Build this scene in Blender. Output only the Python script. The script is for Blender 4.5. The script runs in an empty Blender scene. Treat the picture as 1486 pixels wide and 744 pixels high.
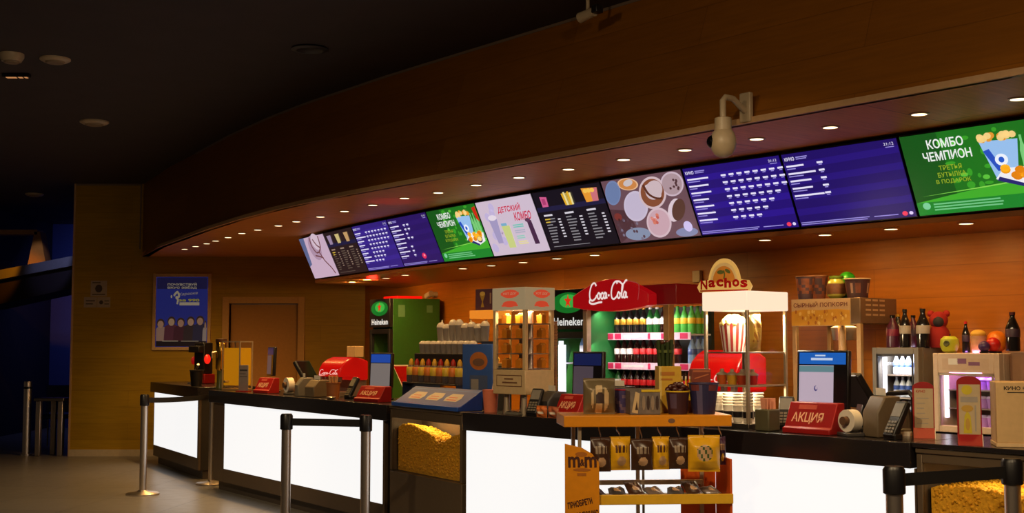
import bpy, bmesh, math, random
from math import sin, cos, pi, atan2, sqrt
from mathutils import Vector, Matrix
random.seed(7)
C = bpy.context.scene.collection
SC = bpy.context.scene

# ---------------------------------------------------------------- camera, world, exposure
FPX, EYE = 1800.0, 1.5
PITCH = math.atan(128.0 / FPX)
cam_d = bpy.data.cameras.new('camera')
cam_d.sensor_width = 36.0
cam_d.lens = 36.0 * FPX / 1486.0
cam_d.clip_end = 100
cam = bpy.data.objects.new('camera', cam_d)
C.objects.link(cam)
cam.location = (0, 0, EYE)
cam.rotation_euler = (pi / 2 + PITCH, 0, 0)
SC.camera = cam
SC.view_settings.view_transform = 'Standard'
SC.view_settings.look = 'None'
SC.view_settings.exposure = 0.0
SC.view_settings.gamma = 1.0
SC.view_settings.use_curve_mapping = False
try:
    SC.cycles.use_denoising = True
    SC.cycles.max_bounces = 8
    SC.cycles.transparent_max_bounces = 24
    SC.cycles.sample_clamp_indirect = 4.0
    SC.cycles.caustics_reflective = False
    SC.cycles.caustics_refractive = False
except Exception:
    pass
world = bpy.data.worlds.new('world')
SC.world = world
world.use_nodes = True
world.node_tree.nodes['Background'].inputs[0].default_value = (1.0, 0.74, 0.55, 1)
world.node_tree.nodes['Background'].inputs[1].default_value = 0.03
WARM = (1.0, 0.57, 0.17)
FRONT_W, REAR_W = 26.0, 14.0        # watts of the soffit spots

HALL_FILL = [(-2.0, 4.0, 48), (1.2, 2.0, 56), (3.2, 2.6, 46)]   # unseen point lamps added as fill before the counter
# unseen hall spots added as fill: (x, y, watts) aimed at (x, y, z)
HALL_FILL_SPOTS = [((-0.6, 3.0), 300, (1.0, 6.6, 0.9), 0.9), ((1.4, 2.6), 140, (2.0, 5.8, 1.0), 0.9), ((-2.6, 5.4), 170, (-0.9, 9.4, 0.9), 0.8),
              ((-4.3, 9.0), 140, (-2.6, 12.0, 0.9), 0.8), ((-4.9, 12.3), 70, (-4.5, 16.9, 0.1), 0.62), ((-4.6, 9.0), 150, (-4.3, 10.5, 0.0), 1.5)]

# ---------------------------------------------------------------- helpers
def lin(c):
    def f(v):
        v = v / 255.0
        return v / 12.92 if v <= 0.04045 else ((v + 0.055) / 1.055) ** 2.4
    return (f(c[0]), f(c[1]), f(c[2]), 1.0)

def light(name, kind, loc, energy, color, target=None, **kw):
    d = bpy.data.lights.new(name, kind)
    d.energy = energy
    d.color = color
    for k, v in kw.items():
        setattr(d, k, v)
    o = bpy.data.objects.new(name, d)
    C.objects.link(o)
    o.location = loc
    if target is not None:
        o.rotation_euler = (Vector(target) - Vector(loc)).to_track_quat('-Z', 'Y').to_euler()
    return o

for _x, _y, _w in HALL_FILL:
    light('hall_fill_lamp', 'POINT', (_x, _y, 3.5), _w, (1.0, 0.72, 0.42), shadow_soft_size=0.12)
for (_x, _y), _w, _t, _a in HALL_FILL_SPOTS:
    light('hall_fill_spot', 'SPOT', (_x, _y, 3.62), _w, (1.0, 0.74, 0.42), target=_t, spot_size=_a, spot_blend=0.7, shadow_soft_size=0.06)
MATS = {}
def mat(name, col, rough=0.5, metal=0.0, emit=0.0, emit_col=None, vary=0.12, scale=30.0, bump=0.0, spec=0.5):
    if name in MATS:
        return MATS[name]
    m = bpy.data.materials.new(name)
    m.use_nodes = True
    nt = m.node_tree
    b = nt.nodes['Principled BSDF']
    c = lin(col)
    b.inputs['Base Color'].default_value = c
    b.inputs['Roughness'].default_value = rough
    b.inputs['Metallic'].default_value = metal
    b.inputs['Specular IOR Level'].default_value = spec
    if emit > 0:
        b.inputs['Emission Color'].default_value = lin(emit_col or col)
        b.inputs['Emission Strength'].default_value = emit
        b.inputs['Base Color'].default_value = tuple(0.2 * x for x in c[:3]) + (1,)
    elif vary > 0:
        tc = nt.nodes.new('ShaderNodeTexCoord')
        nz = nt.nodes.new('ShaderNodeTexNoise')
        nz.inputs['Scale'].default_value = scale
        nz.inputs['Detail'].default_value = 3
        nt.links.new(tc.outputs['Object'], nz.inputs['Vector'])
        mx = nt.nodes.new('ShaderNodeMix')
        mx.data_type = 'RGBA'
        mx.inputs[6].default_value = tuple(x * (1 - vary) for x in c[:3]) + (1,)
        mx.inputs[7].default_value = tuple(min(1, x * (1 + vary)) for x in c[:3]) + (1,)
        nt.links.new(nz.outputs['Fac'], mx.inputs[0])
        nt.links.new(mx.outputs[2], b.inputs['Base Color'])
        if bump > 0:
            bp = nt.nodes.new('ShaderNodeBump')
            bp.inputs['Strength'].default_value = bump
            bp.inputs['Distance'].default_value = 0.01
            nt.links.new(nz.outputs['Fac'], bp.inputs['Height'])
            nt.links.new(bp.outputs['Normal'], b.inputs['Normal'])
    MATS[name] = m
    return m

def glass_mat(name, tint=(255, 255, 255), gloss=0.07):
    if name in MATS:
        return MATS[name]
    m = bpy.data.materials.new(name)
    m.use_nodes = True
    nt = m.node_tree
    nt.nodes.remove(nt.nodes['Principled BSDF'])
    out = nt.nodes['Material Output']
    tr = nt.nodes.new('ShaderNodeBsdfTransparent')
    tr.inputs[0].default_value = lin(tint)
    gl = nt.nodes.new('ShaderNodeBsdfGlossy')
    gl.inputs['Roughness'].default_value = 0.03
    mx = nt.nodes.new('ShaderNodeMixShader')
    lw = nt.nodes.new('ShaderNodeFresnel')
    lw.inputs['IOR'].default_value = 1.3 + gloss
    gm = nt.nodes.new('ShaderNodeNewGeometry')
    inv = nt.nodes.new('ShaderNodeMath'); inv.operation = 'SUBTRACT'; inv.inputs[0].default_value = 1.0
    ml = nt.nodes.new('ShaderNodeMath'); ml.operation = 'MULTIPLY'
    nt.links.new(gm.outputs['Backfacing'], inv.inputs[1])
    nt.links.new(lw.outputs[0], ml.inputs[0]); nt.links.new(inv.outputs[0], ml.inputs[1])
    nt.links.new(ml.outputs[0], mx.inputs[0])
    nt.links.new(tr.outputs[0], mx.inputs[1])
    nt.links.new(gl.outputs[0], mx.inputs[2])
    nt.links.new(mx.outputs[0], out.inputs[0])
    MATS[name] = m
    return m

def wood_mat(name, c1, c2, sdir, rough=0.35, plank=(1.6, 0.2), seam=0.55, spec=0.4, flat=False):
    """laminate boards: sdir is the horizontal direction the boards run along"""
    m = bpy.data.materials.new(name)
    m.use_nodes = True
    nt = m.node_tree
    N, L = nt.nodes.new, nt.links.new
    b = nt.nodes['Principled BSDF']
    b.inputs['Roughness'].default_value = rough
    b.inputs['Specular IOR Level'].default_value = spec
    tc = N('ShaderNodeTexCoord')
    dot = N('ShaderNodeVectorMath'); dot.operation = 'DOT_PRODUCT'
    dot.inputs[1].default_value = sdir
    L(tc.outputs['Object'], dot.inputs[0])
    sep = N('ShaderNodeSeparateXYZ'); L(tc.outputs['Object'], sep.inputs[0])
    perp = N('ShaderNodeVectorMath'); perp.operation = 'DOT_PRODUCT'
    perp.inputs[1].default_value = (-sdir[1], sdir[0], 0.0) if flat else (0, 0, 1)
    L(tc.outputs['Object'], perp.inputs[0])
    cmb = N('ShaderNodeCombineXYZ')
    L(dot.outputs['Value'], cmb.inputs[0]); L(perp.outputs['Value'], cmb.inputs[1])
    br = N('ShaderNodeTexBrick')
    br.inputs['Scale'].default_value = 1.0
    br.inputs['Brick Width'].default_value = plank[0]
    br.inputs['Row Height'].default_value = plank[1]
    br.inputs['Mortar Size'].default_value = 0.003
    br.inputs['Color1'].default_value = lin(c1)
    br.inputs['Color2'].default_value = lin(c2)
    br.inputs['Mortar'].default_value = tuple(x * seam for x in lin(c2)[:3]) + (1,)
    L(cmb.outputs[0], br.inputs['Vector'])
    sc = N('ShaderNodeVectorMath'); sc.operation = 'MULTIPLY'
    sc.inputs[1].default_value = (3.0, 40.0, 1.0)
    L(cmb.outputs[0], sc.inputs[0])
    nz = N('ShaderNodeTexNoise'); nz.inputs['Scale'].default_value = 1.0; nz.inputs['Detail'].default_value = 5
    L(sc.outputs[0], nz.inputs['Vector'])
    mp = N('ShaderNodeMapRange')
    mp.inputs['To Min'].default_value = 0.72; mp.inputs['To Max'].default_value = 1.25
    L(nz.outputs['Fac'], mp.inputs['Value'])
    mul = N('ShaderNodeVectorMath'); mul.operation = 'SCALE'
    L(br.outputs['Color'], mul.inputs[0]); L(mp.outputs[0], mul.inputs['Scale'])
    L(mul.outputs[0], b.inputs['Base Color'])
    MATS[name] = m
    return m

class MB:
    """collects shapes; build() links them as one mesh object"""
    def __init__(self):
        self.v, self.f, self.m = [], [], []
    def add(self, vs, fs, mi=0):
        o = len(self.v)
        self.v += [tuple(p) for p in vs]
        for f in fs:
            self.f.append([i + o for i in f])
            self.m.append(mi)
    def box(self, x0, x1, y0, y1, z0, z1, mi=0):
        vs = [(x, y, z) for z in (z0, z1) for y in (y0, y1) for x in (x0, x1)]
        self.add(vs, [(0, 2, 3, 1), (4, 5, 7, 6), (0, 1, 5, 4), (2, 6, 7, 3), (0, 4, 6, 2), (1, 3, 7, 5)], mi)
        return self
    def cbox(self, c, s, mi=0, rz=0.0, rx=0.0, ry=0.0):
        M = Matrix.Translation(c) @ Matrix.Rotation(rz, 4, 'Z') @ Matrix.Rotation(rx, 4, 'X') @ Matrix.Rotation(ry, 4, 'Y')
        vs = [M @ Vector((x * s[0] / 2, y * s[1] / 2, z * s[2] / 2)) for z in (-1, 1) for y in (-1, 1) for x in (-1, 1)]
        self.add(vs, [(0, 2, 3, 1), (4, 5, 7, 6), (0, 1, 5, 4), (2, 6, 7, 3), (0, 4, 6, 2), (1, 3, 7, 5)], mi)
        return self
    def lathe(self, prof, c=(0, 0, 0), n=24, mi=0, axis=None, caps=True):
        """prof: list of (r, z); axis: direction of +z"""
        q = Vector((0, 0, 1)).rotation_difference(Vector(axis)) if axis is not None else None
        c = Vector(c)
        vs, fs = [], []
        for r, z in prof:
            for k in range(n):
                a = 2 * pi * k / n
                p = Vector((r * cos(a), r * sin(a), z))
                if q: p = q @ p
                vs.append(p + c)
        for i in range(len(prof) - 1):
            for k in range(n):
                a, b = i * n + k, i * n + (k + 1) % n
                fs.append((a, b, b + n, a + n))
        if caps:
            if prof[0][0] > 1e-5: fs.append(tuple(reversed(range(n))))
            if prof[-1][0] > 1e-5: fs.append(tuple(range((len(prof) - 1) * n, len(prof) * n)))
        self.add(vs, fs, mi)
        return self
    def cyl(self, p0, p1, r0, r1=None, n=20, mi=0):
        p0, p1 = Vector(p0), Vector(p1)
        r1 = r0 if r1 is None else r1
        d = p1 - p0
        return self.lathe([(r0, 0), (r1, d.length)], p0, n, mi, axis=d)
    def ball(self, c, r, n=20, mi=0, sz=(1, 1, 1)):
        k = max(6, n // 2)
        o = len(self.v)
        self.lathe([(r * sin(pi * i / k) + 1e-6, -r * cos(pi * i / k)) for i in range(k + 1)], (0, 0, 0), n, mi, caps=False)
        for i in range(o, len(self.v)):
            p = self.v[i]
            self.v[i] = (p[0] * sz[0] + c[0], p[1] * sz[1] + c[1], p[2] * sz[2] + c[2])
        return self
    def tube(self, pts, r, n=10, mi=0, up=(0, 0, 1)):
        pts = [Vector(p) for p in pts]
        vs, fs = [], []
        up = Vector(up)
        for i, p in enumerate(pts):
            d = (pts[min(i + 1, len(pts) - 1)] - pts[max(i - 1, 0)]).normalized()
            a = d.cross(up)
            if a.length < 1e-3: a = d.cross(Vector((0, 1, 0)))
            a.normalize(); b = a.cross(d)
            for k in range(n):
                t = 2 * pi * k / n
                vs.append(p + (a * cos(t) + b * sin(t)) * r)
        for i in range(len(pts) - 1):
            for k in range(n):
                a, b = i * n + k, i * n + (k + 1) % n
                fs.append((a, b, b + n, a + n))
        fs.append(tuple(reversed(range(n)))); fs.append(tuple(range(len(vs) - n, len(vs))))
        self.add(vs, fs, mi)
        return self
    def prism(self, pts, o, ex, ey, en, th, mi=0):
        """2D outline (counter-clockwise seen from +en) at origin o; en side is the front, th goes back"""
        o, ex, ey, en = Vector(o), Vector(ex), Vector(ey), Vector(en)
        n = len(pts)
        fr = [o + ex * p[0] + ey * p[1] for p in pts]
        bk = [p - en * th for p in fr]
        fs = [tuple(range(n)), tuple(reversed(range(n, 2 * n)))]
        fs += [(i, i + n, (i + 1) % n + n, (i + 1) % n) for i in range(n)]
        self.add(fr + bk, fs, mi)
        return self
    def sweep(self, path, w, h, off=(0, 0), mi=0):
        """rectangular strip along a plan path of (x,y,z): w across (towards -normal), h up"""
        vs, fs = [], []
        P = [Vector(p) for p in path]
        for i, p in enumerate(P):
            d = P[min(i + 1, len(P) - 1)] - P[max(i - 1, 0)]
            d.z = 0; d.normalize()
            nn = Vector((-d.y, d.x, 0))
            a = p + nn * off[0] + Vector((0, 0, off[1]))
            vs += [a, a + nn * w, a + nn * w + Vector((0, 0, h)), a + Vector((0, 0, h))]
        for i in range(len(P) - 1):
            a, b = i * 4, i * 4 + 4
            for k in range(4):
                fs.append((a + k, b + k, b + (k + 1) % 4, a + (k + 1) % 4))
        fs.append((0, 1, 2, 3)); e = (len(P) - 1) * 4
        fs.append((e + 3, e + 2, e + 1, e))
        self.add(vs, fs, mi)
        return self
    def xform(self, M):
        self.v = [tuple(M @ Vector(p)) for p in self.v]
        return self
    def build(self, name, mats, parent=None, bevel=0.0, angle=35, fix=True, seg=2):
        me = bpy.data.meshes.new(name)
        me.from_pydata(self.v, [], self.f)
        mats = mats if isinstance(mats, (list, tuple)) else [mats]
        for m in mats: me.materials.append(m)
        me.polygons.foreach_set('material_index', self.m)
        if fix:
            bm = bmesh.new(); bm.from_mesh(me)
            bmesh.ops.recalc_face_normals(bm, faces=bm.faces)
            bm.to_mesh(me); bm.free()
        me.polygons.foreach_set('use_smooth', [True] * len(me.polygons))
        me.set_sharp_from_angle(angle=math.radians(angle))
        me.update()
        o = bpy.data.objects.new(name, me)
        C.objects.link(o)
        if parent is not None: o.parent = parent
        if bevel > 0:
            b = o.modifiers.new('bevel', 'BEVEL'); b.width = bevel; b.segments = seg; b.limit_method = 'ANGLE'; b.angle_limit = 0.7
        return o

_TXT = {}
def text_geo(s, bold=0.0):
    """outline mesh of a string, scaled to the unit box"""
    key = (s, bold)
    if key in _TXT: return _TXT[key]
    cu = bpy.data.curves.new('lettering', 'FONT')
    cu.body = s; cu.size = 1.0; cu.offset = bold; cu.resolution_u = 3
    ob = bpy.data.objects.new('lettering', cu)
    C.objects.link(ob)
    dg = bpy.context.evaluated_depsgraph_get(); dg.update()
    me = bpy.data.meshes.new_from_object(ob.evaluated_get(dg))
    vs = [tuple(v.co) for v in me.vertices]
    fs = [tuple(p.vertices) for p in me.polygons]
    bpy.data.objects.remove(ob); bpy.data.curves.remove(cu); bpy.data.meshes.remove(me)
    if not vs: return ([], [])
    x0 = min(v[0] for v in vs); x1 = max(v[0] for v in vs); y0 = min(v[1] for v in vs); y1 = max(v[1] for v in vs)
    vs = [((v[0] - x0) / max(1e-6, x1 - x0), (v[1] - y0) / max(1e-6, y1 - y0)) for v in vs]
    _TXT[key] = (vs, fs)
    return _TXT[key]

class Flat:
    """graphics printed on a flat face: u along ex, v along ey, layers step out along en"""
    def __init__(self, mb, o, ex, ey, en, step=0.0006):
        self.mb, self.o, self.ex, self.ey, self.en, self.step = mb, Vector(o), Vector(ex), Vector(ey), Vector(en).normalized(), step
    def P(self, u, v, l): return self.o + self.ex * u + self.ey * v + self.en * (self.step * l)
    def poly(self, pts, mi, l=1):
        self.mb.add([self.P(u, v, l) for u, v in pts], [tuple(range(len(pts)))], mi); return self
    def rect(self, u0, v0, u1, v1, mi, l=1): return self.poly([(u0, v0), (u1, v0), (u1, v1), (u0, v1)], mi, l)
    def ell(self, u, v, ru, rv, mi, l=1, n=24, a0=0.0, a1=2 * pi, rot=0.0):
        pts = []
        for k in range(n):
            a = a0 + (a1 - a0) * k / (n if a1 - a0 > 6.28 else n - 1)
            x, y = ru * cos(a), rv * sin(a)
            pts.append((u + x * cos(rot) - y * sin(rot), v + x * sin(rot) + y * cos(rot)))
        return self.poly(pts, mi, l)
    def text(self, s, u, v, w, h, mi, l=2, bold=0.0, rot=0.0, slant=0.0):
        """centred at (u,v), fitted to w x h"""
        vs, fs = text_geo(s, bold)
        out = []
        for a, b in vs:
            x, y = (a - 0.5) * w, (b - 0.5) * h
            x += slant * y
            out.append(self.P(u + x * cos(rot) - y * sin(rot), v + x * sin(rot) + y * cos(rot), l))
        self.mb.add(out, fs, mi); return self
    def stroke(self, pts, w, mi, l=2, sub=6):
        P = [Vector((p[0], p[1])) for p in pts]
        Q = []
        for i in range(len(P) - 1):
            p0, p1, p2, p3 = P[max(i - 1, 0)], P[i], P[i + 1], P[min(i + 2, len(P) - 1)]
            for k in range(sub):
                t = k / sub
                Q.append(0.5 * ((2 * p1) + (p2 - p0) * t + (2 * p0 - 5 * p1 + 4 * p2 - p3) * t * t + (3 * p1 - p0 - 3 * p2 + p3) * t ** 3))
        Q.append(P[-1])
        vs = []
        for i, q in enumerate(Q):
            d = (Q[min(i + 1, len(Q) - 1)] - Q[max(i - 1, 0)])
            d = d.normalized() if d.length > 1e-9 else Vector((1, 0))
            s = Vector((-d.y, d.x)) * (w / 2)
            vs += [self.P(q.x + s.x, q.y + s.y, l), self.P(q.x - s.x, q.y - s.y, l)]
        self.mb.add(vs, [(2 * i, 2 * i + 1, 2 * i + 3, 2 * i + 2) for i in range(len(Q) - 1)], mi); return self

def front(mb, w, d, z0=0.0, x0=None, y=None):
    """flat frame on the -y face, in metres, u from the left edge, v up from z0"""
    return Flat(mb, (-w / 2 if x0 is None else x0, -d / 2 - 0.0005 if y is None else y, z0), (1, 0, 0), (0, 0, 1), (0, -1, 0))
def side(mb, w, d, z0=0.0):
    """flat frame on the +x face"""
    return Flat(mb, (w / 2 + 0.0005, -d / 2, z0), (0, 1, 0), (0, 0, 1), (1, 0, 0))

def tag(o, label, cat, group=None, kind=None):
    o['label'] = label; o['category'] = cat
    if group: o['group'] = group
    if kind: o['kind'] = kind
    return o
def thing(name, label, cat, loc, rz=0.0, group=None):
    o = bpy.data.objects.new(name, None)
    C.objects.link(o)
    o.empty_display_size = 0.1
    o.location = loc; o.rotation_euler = (0, 0, rz)
    return tag(o, label, cat, group)
def struct(o, label=None):
    o['kind'] = 'structure'
    if label: o['label'] = label
    return o
def dup(root, loc, rz, label, group=None, scale=None):
    r = root.copy(); C.objects.link(r)
    r.location = loc; r.rotation_euler = (0, 0, rz); r['label'] = label
    if group: r['group'] = group
    if scale: r.scale = scale
    for ch in list(root.children):
        c = ch.copy(); C.objects.link(c); c.parent = r
        for g in list(ch.children):
            e = g.copy(); C.objects.link(e); e.parent = c
    return r
ORD = 'first second third fourth fifth sixth seventh eighth ninth tenth eleventh twelfth thirteenth fourteenth fifteenth sixteenth seventeenth eighteenth nineteenth twentieth twenty-first twenty-second twenty-third twenty-fourth twenty-fifth twenty-sixth'.split()

# where a photograph ray meets a level or a depth (used to take real positions off the photograph)
_c, _s = cos(PITCH), sin(PITCH)
def ray(x, y):
    u, v = (x - 743) / FPX, (372 - y) / FPX
    return Vector((u, _c - v * _s, _s + v * _c))
def at_z(x, y, z):
    r = ray(x, y); return r * ((z - EYE) / r.z) + Vector((0, 0, EYE))
def at_y(x, y, Y):
    r = ray(x, y); return r * (Y / r.y) + Vector((0, 0, EYE))

class Run:
    """a straight run of counter: o on its front line, t to the right along it, n into the bar"""
    def __init__(self, a, b):
        self.a, self.b = Vector(a), Vector(b)
        self.t = (self.b - self.a).normalized(); self.len = (self.b - self.a).length
        self.n = Vector((-self.t.y, self.t.x)); self.rz = atan2(self.t.y, self.t.x)
    def at(self, x, d, z=0.0):
        """point d metres behind the front line in photo column x"""
        u = (x - 743) / FPX / (_c + 0.0711 * _s)
        k = (d + self.a.dot(self.n)) / (u * self.n.x + self.n.y)
        return Vector((k * u, k, z))
    def pt(self, s, d, z=0.0):
        p = self.a + self.t * s + self.n * d
        return Vector((p.x, p.y, z))
    def s(self, x, d=0.0):
        p = self.at(x, d); return (Vector((p.x, p.y)) - self.a).dot(self.t)
    def z(self, x, y, d):
        return at_y(x, y, self.at(x, d).y).z
R1 = Run((-4.56, 15.90), (-3.53, 14.02))
R2 = Run((-2.94, 12.80), (-1.02, 9.97))
R3 = Run((-1.00, 9.93), (-0.33, 8.82))
RS = Run((-0.326, 8.82), (1.949, 6.107))
# the bench right of the long counter carries on along the same line
END_S = RS.len
# ---------------------------------------------------------------- room
WY, CEIL, SOF = 16.9, 3.7, 2.7
M_CEIL = mat('ceiling paint', (62, 52, 55), 0.8, scale=3, vary=0.2)
M_FASCIA = wood_mat('fascia laminate', (152, 94, 22), (138, 83, 18), (0.64, -0.768, 0), 0.42, (2.4, 0.25), 0.85)
M_BACK = wood_mat('back wall laminate', (184, 108, 20), (168, 96, 16), (0.64, -0.768, 0), 0.38, (2.4, 0.2), 0.8)
M_END = wood_mat('end wall laminate', (176, 136, 18), (165, 126, 14), (1, 0, 0), 0.45, (2.6, 0.22), 0.85)
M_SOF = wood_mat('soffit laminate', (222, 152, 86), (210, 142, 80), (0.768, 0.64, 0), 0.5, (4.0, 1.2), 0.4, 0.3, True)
M_TRIM = mat('beige trim', (196, 156, 112), 0.5)
M_SKIRT = mat('pale skirting', (200, 180, 150), 0.5)

def floor_mat():
    m = bpy.data.materials.new('floor tile'); m.use_nodes = True
    nt = m.node_tree; N, L = nt.nodes.new, nt.links.new
    b = nt.nodes['Principled BSDF']
    b.inputs['Roughness'].default_value = 0.32
    tc = N('ShaderNodeTexCoord')
    mp = N('ShaderNodeMapping'); mp.inputs['Rotation'].default_value = (0, 0, 0.12)
    L(tc.outputs['Object'], mp.inputs[0])
    br = N('ShaderNodeTexBrick'); br.offset = 0.0
    br.inputs['Scale'].default_value = 1.0; br.inputs['Brick Width'].default_value = 0.9; br.inputs['Row Height'].default_value = 0.9
    br.inputs['Mortar Size'].default_value = 0.004
    br.inputs['Color1'].default_value = lin((126, 120, 112)); br.inputs['Color2'].default_value = lin((118, 112, 105)); br.inputs['Mortar'].default_value = lin((58, 54, 50))
    L(mp.outputs[0], br.inputs['Vector'])
    nz = N('ShaderNodeTexNoise'); nz.inputs['Scale'].default_value = 9; nz.inputs['Detail'].default_value = 6
    L(tc.outputs['Object'], nz.inputs['Vector'])
    r = N('ShaderNodeMapRange'); r.inputs['To Min'].default_value = 0.25; r.inputs['To Max'].default_value = 0.42
    L(nz.outputs['Fac'], r.inputs['Value']); L(r.outputs[0], b.inputs['Roughness'])
    L(br.outputs['Color'], b.inputs['Base Color'])
    return m
struct(MB().box(-13, 7, 1.0, 24, -0.1, 0.0).build('floor', floor_mat()))
struct(MB().box(-13, 7, 1.0, 24, CEIL, CEIL + 0.1).build('ceiling', M_CEIL))
# end wall, with the doorway cut out of it
DX0, DX1, DZ = at_y(333, 441, WY).x, at_y(433, 441, WY).x, 2.06
WX0, WX1 = at_y(104, 500, WY).x, -2.0
w = MB()
w.box(WX0, DX0, WY, WY + 0.25, 0, CEIL); w.box(DX1, WX1, WY, WY + 0.25, 0, CEIL); w.box(DX0, DX1, WY, WY + 0.25, DZ, CEIL)
struct(w.build('wall_left', M_END))
struct(MB().box(WX0 - 0.012, WX0 + 0.012, WY - 0.015, WY, 0, CEIL).build('trim_3', M_TRIM))
struct(MB().box(WX0, DX0 - 0.09, WY - 0.02, WY, 0, 0.09).build('baseboard_left', M_SKIRT))
d = struct(MB().box(DX0, DX1, WY + 0.10, WY + 0.145, 0.005, DZ - 0.01).build('door_1', mat('door veneer', (190, 132, 64), 0.45)))
fr = MB()
fr.box(DX0 - 0.09, DX0, WY - 0.03, WY + 0.2, 0, DZ + 0.09); fr.box(DX1, DX1 + 0.09, WY - 0.03, WY + 0.2, 0, DZ + 0.09)
fr.box(DX0, DX1, WY - 0.03, WY + 0.2, DZ, DZ + 0.09)
struct(fr.build('door_frame', mat('door casing', (198, 148, 84), 0.5), d, 0.004))
hd = MB().cyl((DX0 + 0.08, WY + 0.1, 1.02), (DX0 + 0.08, WY + 0.05, 1.02), 0.012).cyl((DX0 + 0.08, WY + 0.05, 1.02), (DX0 + 0.2, WY + 0.05, 1.02), 0.01)
hd.build('door_handle', mat('brushed steel', (190, 186, 180), 0.3, 1.0), d)
# back wall, following the bar
BW = [(-2.0, WY), (-0.94, 14.1), (0.55, 11.2), (2.55, 8.05), (3.31, 7.14), (5.3, 4.75)]
bm_ = MB()
bm_.sweep([(x, y, 0) for x, y in BW], 0.2, CEIL)
struct(bm_.build('wall_back', M_BACK, angle=20))
# fascia over the counter front
fx = [230, 260, 300, 350, 400, 450, 500, 560, 630, 700, 800, 900, 1000, 1100, 1200, 1300, 1400, 1486]
fy = [358, 347, 332, 316.5, 303, 292, 282, 271, 258.5, 246, 228, 210, 192, 174, 156, 138, 120, 104.5]
FB = [Vector((-5.05, WY, SOF))] + [at_z(x, y, SOF) for x, y in zip(fx, fy)]
t_end = (FB[-1] - FB[-4]).normalized()
FB.append(FB[-1] + t_end * 1.0); FB.append(FB[-1] + t_end * 1.2)
def normals(P):
    out = []
    for i in range(len(P)):
        d = P[min(i + 1, len(P) - 1)] - P[max(i - 1, 0)]
        d.z = 0; d.normalize(); out.append(Vector((-d.y, d.x, 0)))
    return out
FN = normals(FB)
lean = [0.0] + [min(0.35, 0.12 + 0.05 * i) for i in range(len(FB) - 1)]
FT = [Vector((p.x, p.y, CEIL)) + n * k for p, n, k in zip(FB, FN, lean)]
fa = MB()
vs, fs = [], []
for p, q, n in zip(FB, FT, FN):
    vs += [p, q, q + n * 0.08, p + n * 0.08]
for i in range(len(FB) - 1):
    a, b = 4 * i, 4 * i + 4
    for k in range(4): fs.append((a + k, b + k, b + (k + 1) % 4, a + (k + 1) % 4))
e = 4 * (len(FB) - 1)
fs += [(0, 1, 2, 3), (e + 3, e + 2, e + 1, e)]
fa.add(vs, fs)
struct(fa.build('wall_fascia', M_FASCIA, angle=30))
struct(MB().sweep(FB[1:], 0.02, 0.032, (-0.02, -0.012)).build('trim_1', M_TRIM, angle=30))
struct(MB().sweep(FT[2:], 0.012, 0.02, (-0.012, -0.02)).build('trim_2', mat('dim trim', (120, 100, 84), 0.5), angle=30))
# soffit from the fascia back to the wall
so = MB()
back = [Vector((x, y, SOF)) for x, y in reversed(BW)]
poly = [p + q * (0.03 if k else 0.0) for k, (p, q) in enumerate(zip(FB, FN))] + [Vector((b.x, b.y, SOF)) for b in back]
n = len(poly)
so.add(poly + [p + Vector((0, 0, 0.06)) for p in poly], [tuple(range(n)), tuple(reversed(range(n, 2 * n)))] + [(i, (i + 1) % n, (i + 1) % n + n, i + n) for i in range(n)])
struct(so.build('ceiling_soffit', M_SOF))

# screen line
sx = [433, 468, 509, 560, 617, 688, 770, 870, 988, 1131, 1302]
sy = [346.5, 338, 328.5, 318, 306.5, 293.5, 279.5, 262.5, 244, 223.5, 198]
ST = [at_z(x, y, 2.675) for x, y in zip(sx, sy)]
dlast = (ST[-1] - ST[-3]).normalized()
ST.append(ST[-1] + dlast * 0.83)
SN = normals(ST)
SDROP, SBACK = 0.445, 0.20
SB = [p + n * SBACK - Vector((0, 0, SDROP)) for p, n in zip(ST, SN)]
# lower soffit behind the screens, and the ledge they stand on
lo = MB()
ext = [SB[-1] + dlast * 1.0]
frontl = [p + n * 0.0 for p, n in zip(SB, SN)] + ext
frontl = [Vector((p.x, p.y, 2.19)) for p in frontl]
backl = [Vector((5.3, 4.75, 2.19)), Vector((3.31, 7.14, 2.19)), Vector((2.55, 8.05, 2.19)), Vector((0.55, 11.2, 2.19)), Vector((-0.94, 14.1, 2.19)), Vector((-1.3, 15.05, 2.19))]
poly = frontl + backl
n = len(poly)
lo.add(poly + [p + Vector((0, 0, 0.03)) for p in poly], [tuple(range(n)), tuple(reversed(range(n, 2 * n)))] + [(i, (i + 1) % n, (i + 1) % n + n, i + n) for i in range(n)])
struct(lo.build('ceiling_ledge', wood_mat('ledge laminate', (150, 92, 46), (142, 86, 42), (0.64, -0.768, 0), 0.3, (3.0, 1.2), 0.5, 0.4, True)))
hb = MB()
hp = [p + n * 0.27 for p, n in zip(ST, SN)] + [ST[-1] + SN[-1] * 0.27 + dlast]
hb.sweep([(p.x, p.y, 2.22) for p in hp], 0.04, SOF - 2.22)
struct(hb.build('wall_bulkhead', M_FASCIA, angle=30))

tx = at_y(205, 300, WY).x
struct(MB().box(WX0 + 0.012, tx, WY - 0.012, WY, CEIL - 0.025, CEIL).box(tx - 0.012, tx + 0.006, WY - 0.012, WY, SOF + 0.1, CEIL).build('trim_7', mat('dim trim', (120, 100, 84), 0.5)))
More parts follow.
